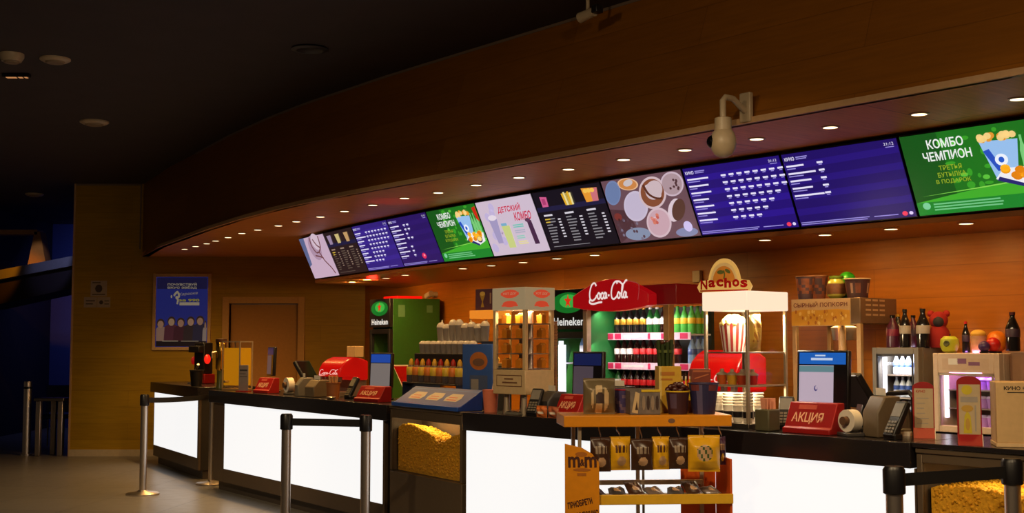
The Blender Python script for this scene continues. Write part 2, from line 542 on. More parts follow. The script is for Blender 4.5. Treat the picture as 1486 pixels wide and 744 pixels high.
# passage on the far left: dark blue, with a low portal beam
M_BLUE = mat('passage blue wall', (70, 84, 150), 0.7)
struct(MB().box(-13, WX0 + 0.3, 22.6, 22.8, 0, CEIL).build('wall_passage', M_BLUE))
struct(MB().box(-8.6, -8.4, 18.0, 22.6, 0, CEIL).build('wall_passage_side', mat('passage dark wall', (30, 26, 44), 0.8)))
struct(MB().box(WX0 + 0.02, WX0 + 0.25, WY + 0.25, 22.6, 0, CEIL).build('wall_passage_inner', M_BLUE))
bp = [at_y(-40, 401, 19.0), at_y(106, 373, 17.6)]
be = MB()
for a in bp: pass
be.sweep([(bp[0].x, bp[0].y, bp[0].z - 0.12), (bp[1].x, bp[1].y, bp[1].z - 0.12)], 0.5, 0.14)
struct(be.build('trim_4', mat('portal beam paint', (120, 120, 140), 0.4)))
pb = MB().sweep([(bp[0].x, bp[0].y, bp[0].z - 0.50), (bp[1].x, bp[1].y, bp[1].z - 0.42)], 0.45, 0.32, (0.08, 0))
struct(pb.build('trim_5', mat('portal dark panel', (40, 32, 44), 0.6)))
pq = [at_y(40, 384, 19.5), at_y(66, 380, 19.5), at_y(58, 336, 19.5), at_y(50, 336, 19.5)]
pm = MB(); o_ = pq[0]
pm.prism([(p.x - o_.x, p.z - o_.z) for p in pq], o_, (1, 0, 0), (0, 0, 1), (0, -1, 0), 0.25)
pm.box(at_y(0, 336, 19.5).x - 0.6, at_y(54, 336, 19.5).x, 19.5, 19.75, at_y(20, 340, 19.5).z, at_y(20, 333, 19.5).z)
struct(pm.build('trim_6', mat('beige portal wing', (170, 130, 96), 0.6)))
light('passage_blue_lamp', 'AREA', (-6.9, 21.0, 3.3), 9, (0.32, 0.38, 1.0), target=(-6.6, 22.6, 1.2), size=0.8)
light('portal_blue_fill', 'SPOT', (at_y(78, 380, 17.4).x, 16.2, 3.3), 40, (0.55, 0.6, 1.0), target=at_y(80, 378, 17.9), spot_size=0.5, spot_blend=0.6, shadow_soft_size=0.05)  # added spot, brightens the right end of the beam in blue
light('portal_wing_fill', 'SPOT', (at_y(54, 360, 18.6).x, 18.5, 3.5), 14, (1, 0.7, 0.4), target=at_y(54, 370, 19.5), spot_size=0.35, spot_blend=0.6, shadow_soft_size=0.05)  # small warm spot added only to light the beige wing
light('portal_orange_fill', 'SPOT', (at_y(12, 400, 18.2).x, 17.0, 3.3), 120, (1, 0.3, 0.0), target=at_y(10, 398, 18.9), spot_size=0.55, spot_blend=0.6, shadow_soft_size=0.05)  # added out of view to tint the beam's left end orange

# ---------------------------------------------------------------- counters
M_SLAB = mat('black worktop stone', (34, 30, 32), 0.22, scale=60)
M_BODY = mat('dark counter carcass', (40, 34, 30), 0.5)
M_PANEL = mat('backlit white panel', (255, 255, 255), 0.4, emit=1.0, emit_col=(246, 245, 244))
M_STEEL = mat('stainless steel', (150, 140, 128), 0.32, 1.0, vary=0.05)
M_PLINTH = mat('grey plinth', (70, 60, 52), 0.45)
ZT, ZP, ZB = 1.026, 0.900, 0.235
def counter(run, s0, s1, p0, p1, label, seams=(), left_cap=True):
    o = run.pt(s0, 0); L_ = s1 - s0
    t = thing('bar_counter', label, 'counter', (o.x, o.y, 0), run.rz, 'serving counters with white lit fronts')
    MB().box(0, L_, 0.03, 0.6, 0.1, ZP).build('carcass', M_BODY, t)
    MB().box(0.02, L_ - 0.02, 0.06, 0.56, 0, 0.1).build('plinth', M_PLINTH, t)
    fr = MB().box(0, p0 - s0, 0, 0.03, 0.1, ZP).box(p1 - s0, L_, 0, 0.03, 0.1, ZP).box(p0 - s0, p1 - s0, 0, 0.03, 0.1, ZB)
    fr.build('front_frame', mat('brown front frame', (86, 70, 56), 0.4), t, 0.003)
    MB().box(p0 - s0, p1 - s0, 0.004, 0.03, ZB, ZP).build('light_panel', M_PANEL, t)
    if seams:
        sm = MB()
        for q in seams: sm.box(q - s0 - 0.008, q - s0 + 0.008, -0.002, 0.006, ZB, ZP)
        sm.build('panel_joint', mat('panel joint', (120, 110, 100), 0.5), t)
    return t
def worktop(run, s0, s1, label, d0=-0.03, d1=0.64, th=None):
    o = run.pt(s0, 0)
    mb = MB().box(0, s1 - s0, d0, d1, ZP if th is None else ZT - th, ZT)
    w = mb.build('worktop', M_SLAB, None, 0.004)
    w.location = (o.x, o.y, 0); w.rotation_euler = (0, 0, run.rz)
    return tag(w, label, 'worktop', 'black worktops')
s_a, s_b = 0.0, R1.s(288)
counter(R1, s_a, R1.len + 0.05, s_a, R1.len, 'far lit counter below the framed poster, smallest white panel')
worktop(R1, -0.1, R1.len + 0.08, 'black worktop on the far counter below the framed poster')
p0, p1 = R2.s(327), R2.s(556.5)
counter(R2, R2.s(312), R2.s(559.5), p0, p1, 'lit counter with white panel left of the left popcorn case')
worktop(R2, R2.s(308), R2.s(566), 'black worktop left of the blue price tray')
p0, p1 = RS.s(676.5), RS.s(1322)
counter(RS, -0.005, RS.s(1324), p0, p1, 'longest lit counter, behind the orange sweets stand', (RS.s(932),))
worktop(RS, 0.0, RS.s(1322), 'longest black worktop, behind the orange sweets stand')

# stainless popcorn cases
M_GLASS = glass_mat('clear glass')
M_CASE = mat('taupe case metal', (104, 88, 70), 0.42, 0.35)
M_POP = mat('popcorn yellow', (224, 158, 38), 0.75, vary=0.45, scale=60, bump=0.6, spec=0.2)
def kernels(mb, n, fn, r=0.011):
    ico = bmesh.new(); bmesh.ops.create_icosphere(ico, subdivisions=1, radius=1.0)
    vs = [v.co.copy() for v in ico.verts]; fs = [tuple(v.index for v in f.verts) for f in ico.faces]; ico.free()
    for _ in range(n):
        p = fn(); q = r * random.uniform(0.7, 1.3)
        mb.add([(p[0] + v.x * q * random.uniform(0.75, 1.25), p[1] + v.y * q * random.uniform(0.75, 1.25), p[2] + v.z * q * random.uniform(0.75, 1.25)) for v in vs], fs, 0)
def popcorn_case(run, s0, s1, label, plabel, top_f, z_bed, lamp, n_k, depth=0.55, lid_top=ZT - 0.001):
    o = run.pt(s0, 0); L_ = s1 - s0
    t = thing('popcorn_case', label, 'popcorn case', (o.x, o.y, 0), run.rz, 'popcorn cases in the counter line')
    b = MB().box(0, L_, 0.0, depth, 0.1, z_bed - 0.005)
    b.build('base_cabinet', M_CASE, t, 0.004)
    MB().box(0.03, L_ - 0.03, 0.04, depth - 0.03, 0, 0.1).build('plinth', M_PLINTH, t)
    c = MB().box(0, 0.03, 0, 0.05, z_bed, lid_top - 0.025).box(L_ - 0.03, L_, 0, 0.05, z_bed, lid_top - 0.025).box(0, L_, depth - 0.03, depth, z_bed, lid_top - 0.025)
    c.box(0, 0.02, 0.05, depth - 0.03, z_bed, lid_top - 0.025).box(L_ - 0.02, L_, 0.07, depth - 0.03, z_bed, lid_top - 0.025)
    c.build('frame', M_CASE, t, 0.003)
    MB().box(0.03, L_ - 0.03, 0.0, 0.03, 0.93, lid_top - 0.025).build('top_rail', M_CASE, t, 0.003)
    MB().box(0, L_, -0.01, depth, lid_top - 0.025, lid_top).build('lid', M_CASE, t, 0.004)
    MB().box(0.03, L_ - 0.03, 0.012, 0.018, z_bed, 0.93).build('glass_front', M_GLASS, t)
    # heap of popcorn
    mb = MB(); nx, ny = 40, 14
    x0, x1, y0, y1 = 0.044, L_ - 0.044, 0.052, depth - 0.055
    X = lambda i: x0 + (x1 - x0) * i / nx
    Yv = lambda j: y0 + (y1 - y0) * j / ny
    H_ = lambda x, y: z_bed + 0.01 + top_f((x - x0) / (x1 - x0), (y - y0) / (y1 - y0))
    vs = []
    for i in range(nx + 1):
        for j in range(ny + 1):
            vs.append((X(i), Yv(j), H_(X(i), Yv(j)) + random.uniform(-0.008, 0.008)))
    fs = [(i * (ny + 1) + j, (i + 1) * (ny + 1) + j, (i + 1) * (ny + 1) + j + 1, i * (ny + 1) + j + 1) for i in range(nx) for j in range(ny)]
    base = len(vs)
    for i in range(nx + 1): vs.append((X(i), y0, z_bed + 0.001))
    fs += [(i * (ny + 1), base + i, base + i + 1, (i + 1) * (ny + 1)) for i in range(nx)]
    mb.add(vs, fs)
    def pick():
        x = random.uniform(x0 + 0.01, x1 - 0.01)
        if random.random() < 0.62:
            return (x, y0 + random.uniform(0.0, 0.006), random.uniform(z_bed + 0.024, H_(x, y0)))
        y = random.uniform(y0, y1); return (x, y, H_(x, y))
    kernels(mb, n_k, pick)
    h = mb.build('popcorn', M_POP, None, fix=False, angle=60)
    h.location = (o.x, o.y, 0); h.rotation_euler = (0, 0, run.rz)
    tag(h, plabel, 'popcorn', None, 'stuff')
    p = run.pt(s0 + lamp[0], lamp[1], 0.97)
    q = run.pt(s0 + lamp[0], lamp[1] + 0.03, 0.5)
    light('popcorn_case_lamp', 'AREA', p, lamp[2], (1.0, 0.78, 0.42), target=q, shape='RECTANGLE', size=0.5, size_y=0.2)
    return t
def top_left(u, v):
    zb = 0.325 - 0.075 * math.exp(-((u - 0.66) / 0.16) ** 2)
    if u < 0.35: zb += 0.03 * sin(u / 0.35 * pi)
    return zb * (1 - 0.1 * v)
s0, s1 = R2.s(575) , 0
s0r3 = R3.s(560)
popcorn_case(R3, R3.s(567), 1.245, 'left popcorn case with glass front under the blue price tray', 'heap of yellow popcorn in the left glass case', top_left, 0.52, (0.45, 0.15, 2.4), 1300, 0.30)
popcorn_case(RS, RS.s(1326), RS.s(1326) + 1.5, 'right popcorn case behind the belt barrier, at the right end of the counters', 'popcorn in the right case behind the belt barrier', lambda u, v: 0.60 - 0.05 * u + 0.02 * sin(u * 9), 0.20, (0.5, 0.2, 2.2), 1800, 0.55, ZT - 0.025)
wt = worktop(RS, RS.s(1322) + 0.004, RS.s(1326) + 1.5, 'thin worktop over the right popcorn case', -0.02, 0.64, 0.024)
wt.location.z = 0.0
# back counter along the wall
bc = thing('back_counter', 'dark counter along the back wall under the small drinks fridges', 'counter', RS.at(1110, 1.12, 0), RS.rz)
MB().box(0, 3.6, 0.02, 0.56, 0.0, 0.96).build('carcass', M_BODY, bc)
MB().box(0, 3.6, 0.0, 0.57, 0.96, 1.0).build('top', M_SLAB, bc, 0.003)
# ---------------------------------------------------------------- soffit lights
M_LENS = mat('downlight lens', (255, 236, 190), 0.4, emit=3.0, emit_col=(255, 236, 190))
M_RING = mat('downlight ring', (190, 150, 100), 0.4)
def ring_mesh(mb, r0, r1, h):
    mb.lathe([(r0, 0), (r1, 0), (r1, -h * 0.5), (r0, -h), (r0, 0)], n=24, caps=False)
    return mb
dl = thing('downlight', '', 'ceiling light', (0, 0, 0))
ring_mesh(MB(), 0.040, 0.052, 0.006).build('trim_ring', M_RING, dl)
MB().lathe([(0.040, -0.001), (0.040, -0.004), (0.0, -0.006)], n=24, caps=False).build('lens', M_LENS, dl)
fl = [(268, 361), (284, 357), (300, 353), (313, 349), (331, 344), (351, 338), (374, 333), (404, 327), (430, 321), (465, 314), (500, 306), (541, 297), (587, 287), (636, 279), (691, 268), (753, 257), (825, 245), (905, 231), (994, 217), (1098, 201), (1205, 184), (1334, 165), (1478, 143)]
rl = [(511, 408.5), (533, 405), (560, 403), (588, 398.5), (671.5, 389), (713, 384.7), (759, 380), (808, 374.5), (863, 369.5), (1110, 347.5), (1197, 340), (1293, 331.5), (1402, 323.5)]
first = True
for lst, z, lab, grp in ((fl, SOF, 'small round downlight in the upper soffit, {} from the far left end of its row', 'downlights of the upper soffit row'),
                         (rl, 2.19, 'small round downlight under the menu screens, {} from the left of its row', 'downlights of the row under the screens')):
    for i, (x, y) in enumerate(lst):
        p = at_z(x, y, z)
        l = lab.format(ORD[i])
        if first:
            dl.location = p; dl['label'] = l; dl['group'] = grp; first = False
        else:
            dup(dl, p, 0, l, grp)
        rear = z < 2.5
        light('soffit_spot', 'SPOT', (p.x, p.y, z - 0.012), (REAR_W * (2.6 if x < 600 else 1.6 if x < 900 else 1.0)) if rear else FRONT_W * (2.2 if x < 560 else 1.0), WARM, target=(-2.3, WY, 1.1) if rear and x < 540 else (p.x + (0.55 if rear else 0.0), p.y + (0.45 if rear else 0), 0),
              spot_size=2.95 if rear else (2.5 if x < 560 else 1.5), spot_blend=0.75 if rear else 1.0, shadow_soft_size=0.035)
# ---------------------------------------------------------------- menu screens
E_ = {}
def em(c, k=1.0):
    key = (tuple(c), k)
    if key not in E_:
        E_[key] = mat('lit %d %d %d %g' % (c[0], c[1], c[2], k), c, 0.3, emit=k)
    return E_[key]
M_BEZEL = mat('black bezel', (14, 13, 16), 0.35)
class Screen:
    def __init__(self, i, label):
        a, b = ST[i], ST[i + 1]
        self.c = a
        down = (SB[i] - ST[i] + SB[i + 1] - ST[i + 1]) / 2
        ex = (b - a); self.t = ex.normalized()
        self.en = down.cross(ex).normalized()
        if self.en.y > 0: self.en = -self.en
        self.root = thing('menu_screen', label, 'screen', a, 0, 'menu screens over the counter')
        fr = MB(); e, dn = ex, down
        fr.prism([(0.008, -1), (0.992, -1), (0.992, 0), (0.008, 0)], self.en * -0.004, e, -dn, self.en, 0.03)
        fr.build('bezel', M_BEZEL, self.root)
        self.mb = MB(); self.mats = []
        self.f = Flat(self.mb, e * 0.012 + dn * 0.985, e * 0.976, dn * -0.97, self.en, 0.0007)
    def m(self, c, k=1.0):
        mm = em(c, k)
        if mm not in self.mats: self.mats.append(mm)
        return self.mats.index(mm)
    def done(self): self.mb.build('display', self.mats, self.root, fix=False)

def bars(s, u0, v0, n, w, dv, h, mi, jit=0.3, l=2):
    for k in range(n):
        s.f.rect(u0, v0 - k * dv, u0 + w * random.uniform(1 - jit, 1), v0 - k * dv + h, mi, l)
def combo_green(s, big):
    s.f.rect(0, 0, 1, 1, s.m((30, 112, 30)))
    g2, g3, g4 = s.m((56, 156, 40)), s.m((90, 190, 60)), s.m((22, 84, 26))
    s.f.poly([(0, 0), (0.34, 0), (0.28, 1), (0, 1)], g4, 2)
    for k in range(26):
        a = random.uniform(0.3, 1.0); b = random.uniform(0.3, 0.98)
        s.f.ell(a, b, random.uniform(0.012, 0.04), random.uniform(0.02, 0.05), random.choice((g2, g2, g3)), 3 + k % 2, 10)
    s.f.poly([(0.0, 0.16), (0.35, 0.24), (1, 0.36), (1, 0.16)], s.m((64, 170, 44)), 3)
    s.f.poly([(0.05, 0.235), (0.5, 0.27), (1, 0.33), (1, 0.345), (0.5, 0.285)], s.m((130, 210, 80)), 4)
    s.f.rect(0.0, 0.0, 1.0, 0.16, s.m((26, 130, 44)), 3)
    wh = s.m((235, 240, 235))
    s.f.text('КОМБО', 0.33, 0.865, 0.27, 0.115, wh, 6, 0.02)
    s.f.text('ЧЕМПИОН', 0.325, 0.715, 0.36, 0.115, wh, 6, 0.02)
    ye = s.m((150, 170, 40))
    for q, (tx, wd) in enumerate((('ТРЕТЬЯ', 0.17), ('БУТЫЛКА', 0.21), ('В ПОДАРОК', 0.26))):
        s.f.text(tx, 0.325, 0.565 - 0.085 * q, wd, 0.06, ye, 6, 0.01)
    # bucket of popcorn
    s.f.poly([(0.64, 0.34), (0.78, 0.30), (0.84, 0.80), (0.57, 0.82)], s.m((150, 190, 235)), 6)
    s.f.poly([(0.585, 0.70), (0.66, 0.45), (0.70, 0.46), (0.63, 0.72)], s.m((40, 80, 190)), 7)
    s.f.ell(0.70, 0.58, 0.045, 0.07, s.m((235, 240, 250)), 8); s.f.ell(0.70, 0.58, 0.02, 0.035, s.m((40, 90, 200)), 9)
    po = s.m((240, 205, 130))
    for k in range(16):
        s.f.ell(0.585 + 0.25 * random.random(), 0.83 + 0.06 * random.random(), 0.026, 0.04, po if k % 3 else s.m((225, 150, 50)), 8 + k % 3, 10)
    # bottles
    for q in range(3):
        u = 0.86 + 0.05 * q
        s.f.poly([(u - 0.022, 0.42), (u + 0.022, 0.42), (u + 0.022, 0.66), (u + 0.008, 0.76), (u + 0.008, 0.84), (u - 0.008, 0.84), (u - 0.008, 0.76), (u - 0.022, 0.66)], s.m((120, 200, 120)), 6 + q)
    s.f.poly([(0.955, 0.72), (1.0, 0.66), (1.0, 0.95), (0.93, 0.93)], s.m((200, 40, 24)), 9)
    # tray of nuggets
    s.f.poly([(0.63, 0.36), (0.84, 0.24), (0.97, 0.30), (0.99, 0.46), (0.70, 0.48)], s.m((236, 236, 240)), 10)
    s.f.poly([(0.64, 0.34), (0.84, 0.225), (0.85, 0.26), (0.66, 0.385)], s.m((40, 40, 110)), 11)
    for k in range(15):
        s.f.ell(random.uniform(0.70, 0.93), random.uniform(0.35, 0.48), 0.035, 0.045, s.m(random.choice(((240, 160, 20), (225, 130, 16), (250, 180, 40)))), 12 + k % 3, 12)
    s.f.ell(0.885, 0.345, 0.05, 0.06, s.m((60, 40, 90)), 15); s.f.ell(0.885, 0.355, 0.04, 0.045, s.m((250, 215, 120)), 16)
    s.f.ell(0.075, 0.115, 0.03, 0.045, s.m((120, 200, 150)), 6)
    bars(s, 0.13, 0.12, 3, 0.55, 0.035, 0.018, s.m((110, 190, 130)), 0.15, 6)
def table_blue(s, rows, c0, cstep, counts, left, base=(36, 18, 108), band=(43, 23, 130), red=True):
    s.f.rect(0, 0, 1, 1, s.m(base))
    b2 = s.m(band)
    for k in range(4):
        v = 0.15 + 0.21 * k
        s.f.poly([(0, v), (1, v + 0.04), (1, v + 0.13), (0, v + 0.09)], b2, 2)
    w1, w2 = s.m((226, 222, 246)), s.m((150, 140, 214))
    s.f.text('КИНО', 0.065, 0.93, 0.09, 0.05, w1, 4, 0.02)
    s.f.rect(0.125, 0.935, 0.23, 0.95, w2, 4); s.f.rect(0.125, 0.912, 0.22, 0.925, w2, 4)
    s.f.text('21:12', 0.93, 0.945, 0.08, 0.035, w1, 4); s.f.rect(0.9, 0.90, 0.97, 0.91, w2, 4)
    v0 = 0.82
    dv = 0.70 / max(rows, 7)
    for r in range(rows):
        v = v0 - r * dv * 1.02
        s.f.rect(0.02, v, 0.02 + random.uniform(0.16, 0.28), v + 0.024, w1, 4)
        s.f.rect(0.02, v - 0.032, 0.02 + random.uniform(0.08, 0.14), v - 0.018, w2, 4)
        for k in range(counts[r]):
            u = c0 + k * cstep
            s.f.rect(u, v + 0.004, u + 0.052, v + 0.03, w1, 4)
            s.f.rect(u + 0.012, v - 0.018, u + 0.042, v - 0.004, w2, 4)
    s.f.rect(0.01, 0.045, 0.62, 0.057, w2, 4); s.f.rect(0.01, 0.02, 0.60, 0.032, w2, 4); s.f.rect(0.66, 0.04, 0.86, 0.052, w2, 4)
    if red:
        s.f.ell(0.915, 0.05, 0.022, 0.03, s.m((235, 60, 90)), 4); s.f.ell(0.965, 0.05, 0.016, 0.022, s.m((220, 210, 246)), 4)

s = Screen(0, 'leftmost menu screen, showing a pale milky drink picture')
s.f.rect(0, 0, 1, 1, s.m((196, 168, 190)))
s.f.poly([(0, 0.3), (0.12, 0.35), (0.2, 1), (0, 1)], s.m((90, 100, 140)), 2)
s.f.ell(0.5, 0.72, 0.22, 0.3, s.m((170, 140, 164)), 2); s.f.ell(0.62, 0.86, 0.16, 0.2, s.m((206, 184, 200)), 3)
for p in ([(0.45, 1.0), (0.42, 0.8), (0.5, 0.62), (0.62, 0.6), (0.7, 0.4), (0.85, 0.2), (0.92, 0.05)], [(0.8, 1), (0.75, 0.75), (0.6, 0.6)], [(0.55, 0.95), (0.62, 0.8), (0.72, 0.72)], [(0.42, 0.55), (0.6, 0.5), (0.7, 0.45)]):
    s.f.stroke([(a * 0.98, b * 0.97 + 0.01) for a, b in p], 0.035, s.m((110, 66, 70)), 4)
s.done()
def menu_dark(s, cols, base=(20, 16, 28), pics=True, tone=(210, 205, 215), dim=1.0):
    s.f.rect(0, 0, 1, 1, s.m(base))
    s.f.rect(0, 0.66, 1, 0.74, s.m((30, 28, 62)), 2)
    w1, w2 = s.m(tone), s.m(tuple(int(0.62 * x) for x in tone)); ye = s.m((214, 180, 60))
    for q in range(cols):
        u = 0.07 + 0.32 * q
        s.f.rect(u, 0.58, u + 0.13, 0.61, w1, 4)
        bars(s, u, 0.52, 9, 0.15, 0.05, 0.02, w2, 0.5, 4)
        bars(s, u + 0.19, 0.5, 7, 0.045, 0.05, 0.022, w1, 0.2, 4)
        bars(s, u, 0.52, 2, 0.1, 0.05, 0.02, ye if q == 0 else w2, 0.4, 5)
    s.f.rect(0.06, 0.05, 0.6, 0.06, w2, 4)
s = Screen(1, 'dark menu screen with three pale items, second from the left end')
menu_dark(s, 3, (40, 26, 28), tone=(150, 126, 110))
for u, c in ((0.16, (150, 130, 160)), (0.45, (200, 180, 120)), (0.76, (190, 150, 100))):
    s.f.poly([(u - 0.05, 0.72), (u + 0.05, 0.72), (u + 0.07, 0.93), (u - 0.07, 0.93)], s.m(c), 6)
s.done()
s = Screen(2, 'blue timetable screen with eight rows, third from the left end')
table_blue(s, 8, 0.33, 0.09, (7, 7, 7, 6, 6, 4, 4, 3), True, (50, 32, 122), (56, 36, 138), False); s.done()
s = Screen(3, 'dark blue timetable screen, left of the smaller green combo screen')
table_blue(s, 8, 0.36, 0.09, (2, 2, 1, 2, 0, 1, 1, 1), True, (42, 22, 96), (46, 24, 104), False)
s.f.ell(0.6, 0.17, 0.05, 0.06, s.m((214, 40, 90)), 6); s.f.ell(0.61, 0.18, 0.02, 0.025, s.m((255, 150, 170)), 7); s.done()
s = Screen(4, 'smaller green combo screen with popcorn and nuggets, mid row'); combo_green(s, False); s.done()
s = Screen(5, 'white screen with red lettering for the kids combo')
s.f.rect(0, 0, 1, 1, s.m((204, 186, 204)))
for k in range(8): s.f.ell(random.uniform(0.05, 0.3), random.uniform(0.1, 0.9), 0.05, 0.08, s.m((190, 176, 214)), 2 + k % 2, 14)
rd = s.m((196, 34, 70))
s.f.text('ДЕТСКИЙ', 0.56, 0.815, 0.40, 0.15, rd, 4, 0.025, -0.0, 0.15)
s.f.text('КОМБО', 0.75, 0.655, 0.29, 0.15, rd, 4, 0.025, 0, 0.15)
s.f.poly([(0.17, 0.22), (0.26, 0.22), (0.29, 0.66), (0.14, 0.68)], s.m((160, 150, 190)), 4); s.f.ell(0.215, 0.69, 0.075, 0.05, s.m((226, 214, 226)), 5)
s.f.poly([(0.34, 0.12), (0.46, 0.12), (0.47, 0.52), (0.33, 0.52)], s.m((196, 204, 130)), 5); s.f.rect(0.33, 0.52, 0.43, 0.57, s.m((120, 170, 200)), 5)
s.f.poly([(0.80, 0.14), (0.88, 0.14), (0.865, 0.56), (0.79, 0.58)], s.m((70, 40, 70)), 5); s.f.ell(0.81, 0.57, 0.045, 0.035, s.m((90, 56, 84)), 6)
s.f.text('+', 0.30, 0.40, 0.04, 0.06, s.m((140, 110, 150)), 5)
for q, c in enumerate(((120, 190, 180), (170, 170, 190), (150, 196, 186), (222, 210, 150))):
    bars(s, 0.53, 0.50 - 0.10 * q, 2, 0.19, 0.035, 0.022, s.m(c), 0.3, 5)
s.done()
s = Screen(6, 'black menu screen with white price columns and three snack pictures')
menu_dark(s, 3)
s.f.poly([(0.10, 0.74), (0.19, 0.74), (0.20, 0.90), (0.10, 0.92)], s.m((204, 90, 140)), 6); s.f.rect(0.12, 0.78, 0.17, 0.88, s.m((170, 60, 110)), 7)
for k in range(5): s.f.stroke([(0.46 + 0.025 * k, 0.72), (0.44 + 0.03 * k, 0.92 + 0.02 * (k % 2))], 0.026, s.m(((222, 170, 40), (230, 214, 150), (190, 160, 70))[k % 3]), 6 + k)
s.f.poly([(0.75, 0.72), (0.92, 0.72), (0.95, 0.93), (0.73, 0.95)], s.m((226, 150, 50)), 6); s.f.poly([(0.84, 0.72), (0.92, 0.72), (0.95, 0.93), (0.85, 0.93)], s.m((200, 110, 120)), 7)
for q in range(3): s.f.ell(0.78 + 0.05 * q, 0.9, 0.03, 0.035, s.m((240, 190, 80)), 8 + q, 12)
s.done()
s = Screen(7, 'screen picturing coffee cups from above, right of the black menu')
s.f.rect(0, 0, 1, 1, s.m((104, 74, 84)))
def cup(u, v, ru, rv, rim, inn, foam=None, l=2):
    s.f.ell(u, v, ru, rv, s.m(rim), l, 36, rot=-0.25); s.f.ell(u, v, ru * 0.86, rv * 0.86, s.m(inn), l + 1, 36, rot=-0.25)
    if foam: s.f.ell(u + 0.01, v + 0.02, ru * 0.5, rv * 0.5, s.m(foam), l + 2, 24, rot=0.5)
s.f.poly([(0, 0), (0.3, 0), (0.22, 0.5), (0, 0.55)], s.m((70, 40, 44)), 1)
cup(0.11, 0.80, 0.10, 0.195, (112, 128, 170), (104, 122, 164), None, 2)
cup(0.33, 0.90, 0.13, 0.095, (226, 180, 140), (200, 130, 70), (196, 186, 190), 2)
cup(0.345, 0.55, 0.15, 0.24, (196, 184, 206), (190, 178, 202), None, 4)
cup(0.60, 0.72, 0.165, 0.25, (204, 180, 186), (130, 74, 50), (208, 190, 196), 6)
s.f.ell(0.63, 0.76, 0.10, 0.15, s.m((200, 178, 184)), 9, rot=-0.4); s.f.stroke([(0.52, 0.86), (0.55, 0.72), (0.62, 0.64), (0.70, 0.62)], 0.03, s.m((90, 46, 34)), 10)
cup(0.86, 0.81, 0.135, 0.185, (198, 176, 190), (170, 144, 152), None, 6)
for k in range(9): s.f.ell(0.80 + 0.13 * random.random(), 0.72 + 0.2 * random.random(), 0.014, 0.02, s.m((80, 50, 54)), 9, 8)
cup(0.565, 0.26, 0.15, 0.235, (206, 180, 190), (196, 160, 172), None, 8)
for k in range(12): s.f.ell(0.50 + 0.1 * random.random(), 0.26 + 0.14 * random.random(), 0.02, 0.028, s.m(random.choice(((190, 90, 80), (206, 120, 100), (214, 180, 190)))), 11, 9)
s.f.ell(0.80, 0.42, 0.08, 0.18, s.m((214, 196, 206)), 8, rot=-0.35); s.f.ell(0.845, 0.42, 0.075, 0.17, s.m((84, 54, 46)), 9, rot=-0.35)
s.f.ell(0.26, 0.12, 0.16, 0.10, s.m((130, 140, 166)), 5); s.f.ell(0.86, 0.075, 0.13, 0.07, s.m((126, 132, 170)), 9)
s.f.ell(0.895, 0.16, 0.05, 0.08, s.m((200, 190, 236)), 12); s.f.ell(0.08, 0.42, 0.05, 0.06, s.m((120, 50, 46)), 6)
for k in range(18): s.f.ell(random.uniform(0.02, 0.35), random.uniform(0.03, 0.38), 0.015, 0.025, s.m(random.choice(((60, 34, 36), (120, 110, 130), (84, 60, 70)))), 6, 8)
s.done()
s = Screen(8, 'blue timetable screen with seven rows, right of the coffee cups')
table_blue(s, 7, 0.385, 0.082, (8, 8, 8, 7, 6, 5, 4), True, (36, 17, 112), (43, 21, 136)); s.done()
s = Screen(9, 'blue timetable screen with five short rows, left of the large green screen')
table_blue(s, 5, 0.30, 0.08, (1, 1, 1, 1, 1), True, (33, 16, 98), (39, 20, 118)); s.done()
s = Screen(10, 'large green combo screen cut by the right edge of the frame'); combo_green(s, True); s.done()

# ---------------------------------------------------------------- poster and notices on the end wall
a, b = at_y(223, 397, WY), at_y(303.5, 508, WY)
pw, ph = b.x - a.x + 0.02, a.z - b.z
po = thing('framed_poster', 'framed blue poster of six people on the end wall', 'poster', (a.x, WY - 0.03, b.z))
f = MB(); t_ = 0.045
f.box(0, t_, 0, 0.03, 0, ph).box(pw - t_, pw, 0, 0.03, 0, ph).box(t_, pw - t_, 0, 0.03, 0, t_).box(t_, pw - t_, 0, 0.03, ph - t_, ph)
f.build('frame', mat('pale poster frame', (206, 168, 120), 0.45), po, 0.004)
mb = MB(); pm_ = []
def PM(c):
    m_ = mat('glowing poster ink %d %d %d' % c, c, 0.4, emit=0.20)  # ink given a faint glow to brighten the poster
    if m_ not in pm_: pm_.append(m_)
    return pm_.index(m_)
mb.box(t_, pw - t_, 0.012, 0.03, t_, ph - t_, PM((58, 66, 172)))
F = Flat(mb, (0, 0.0115, 0), (pw, 0, 0), (0, 0, ph), (0, -1, 0), 0.0005)
F.rect(0.07, 0.05, 0.93, 0.17, PM((40, 26, 34)), 1)
F.rect(0.07, 0.80, 0.93, 0.95, PM((48, 44, 100)), 1)
cr = PM((226, 210, 180)); yl = PM((222, 210, 40))
F.text('ПОЧУВСТВУЙ', 0.50, 0.862, 0.50, 0.038, cr, 3, 0.03); F.text('ВКУС ЗВЁЗД', 0.50, 0.818, 0.50, 0.038, cr, 3, 0.03)
F.stroke([(0.36, 0.71), (0.42, 0.76), (0.45, 0.70), (0.40, 0.69), (0.43, 0.66), (0.42, 0.60)], 0.03, cr, 3); F.ell(0.32, 0.70, 0.014, 0.02, cr, 3)
F.text('Караоке', 0.61, 0.735, 0.32, 0.045, cr, 3, 0.0, 0.06, 0.3)
F.text('за 990', 0.62, 0.652, 0.36, 0.035, yl, 3, 0.03); F.rect(0.46, 0.585, 0.80, 0.625, cr, 3)
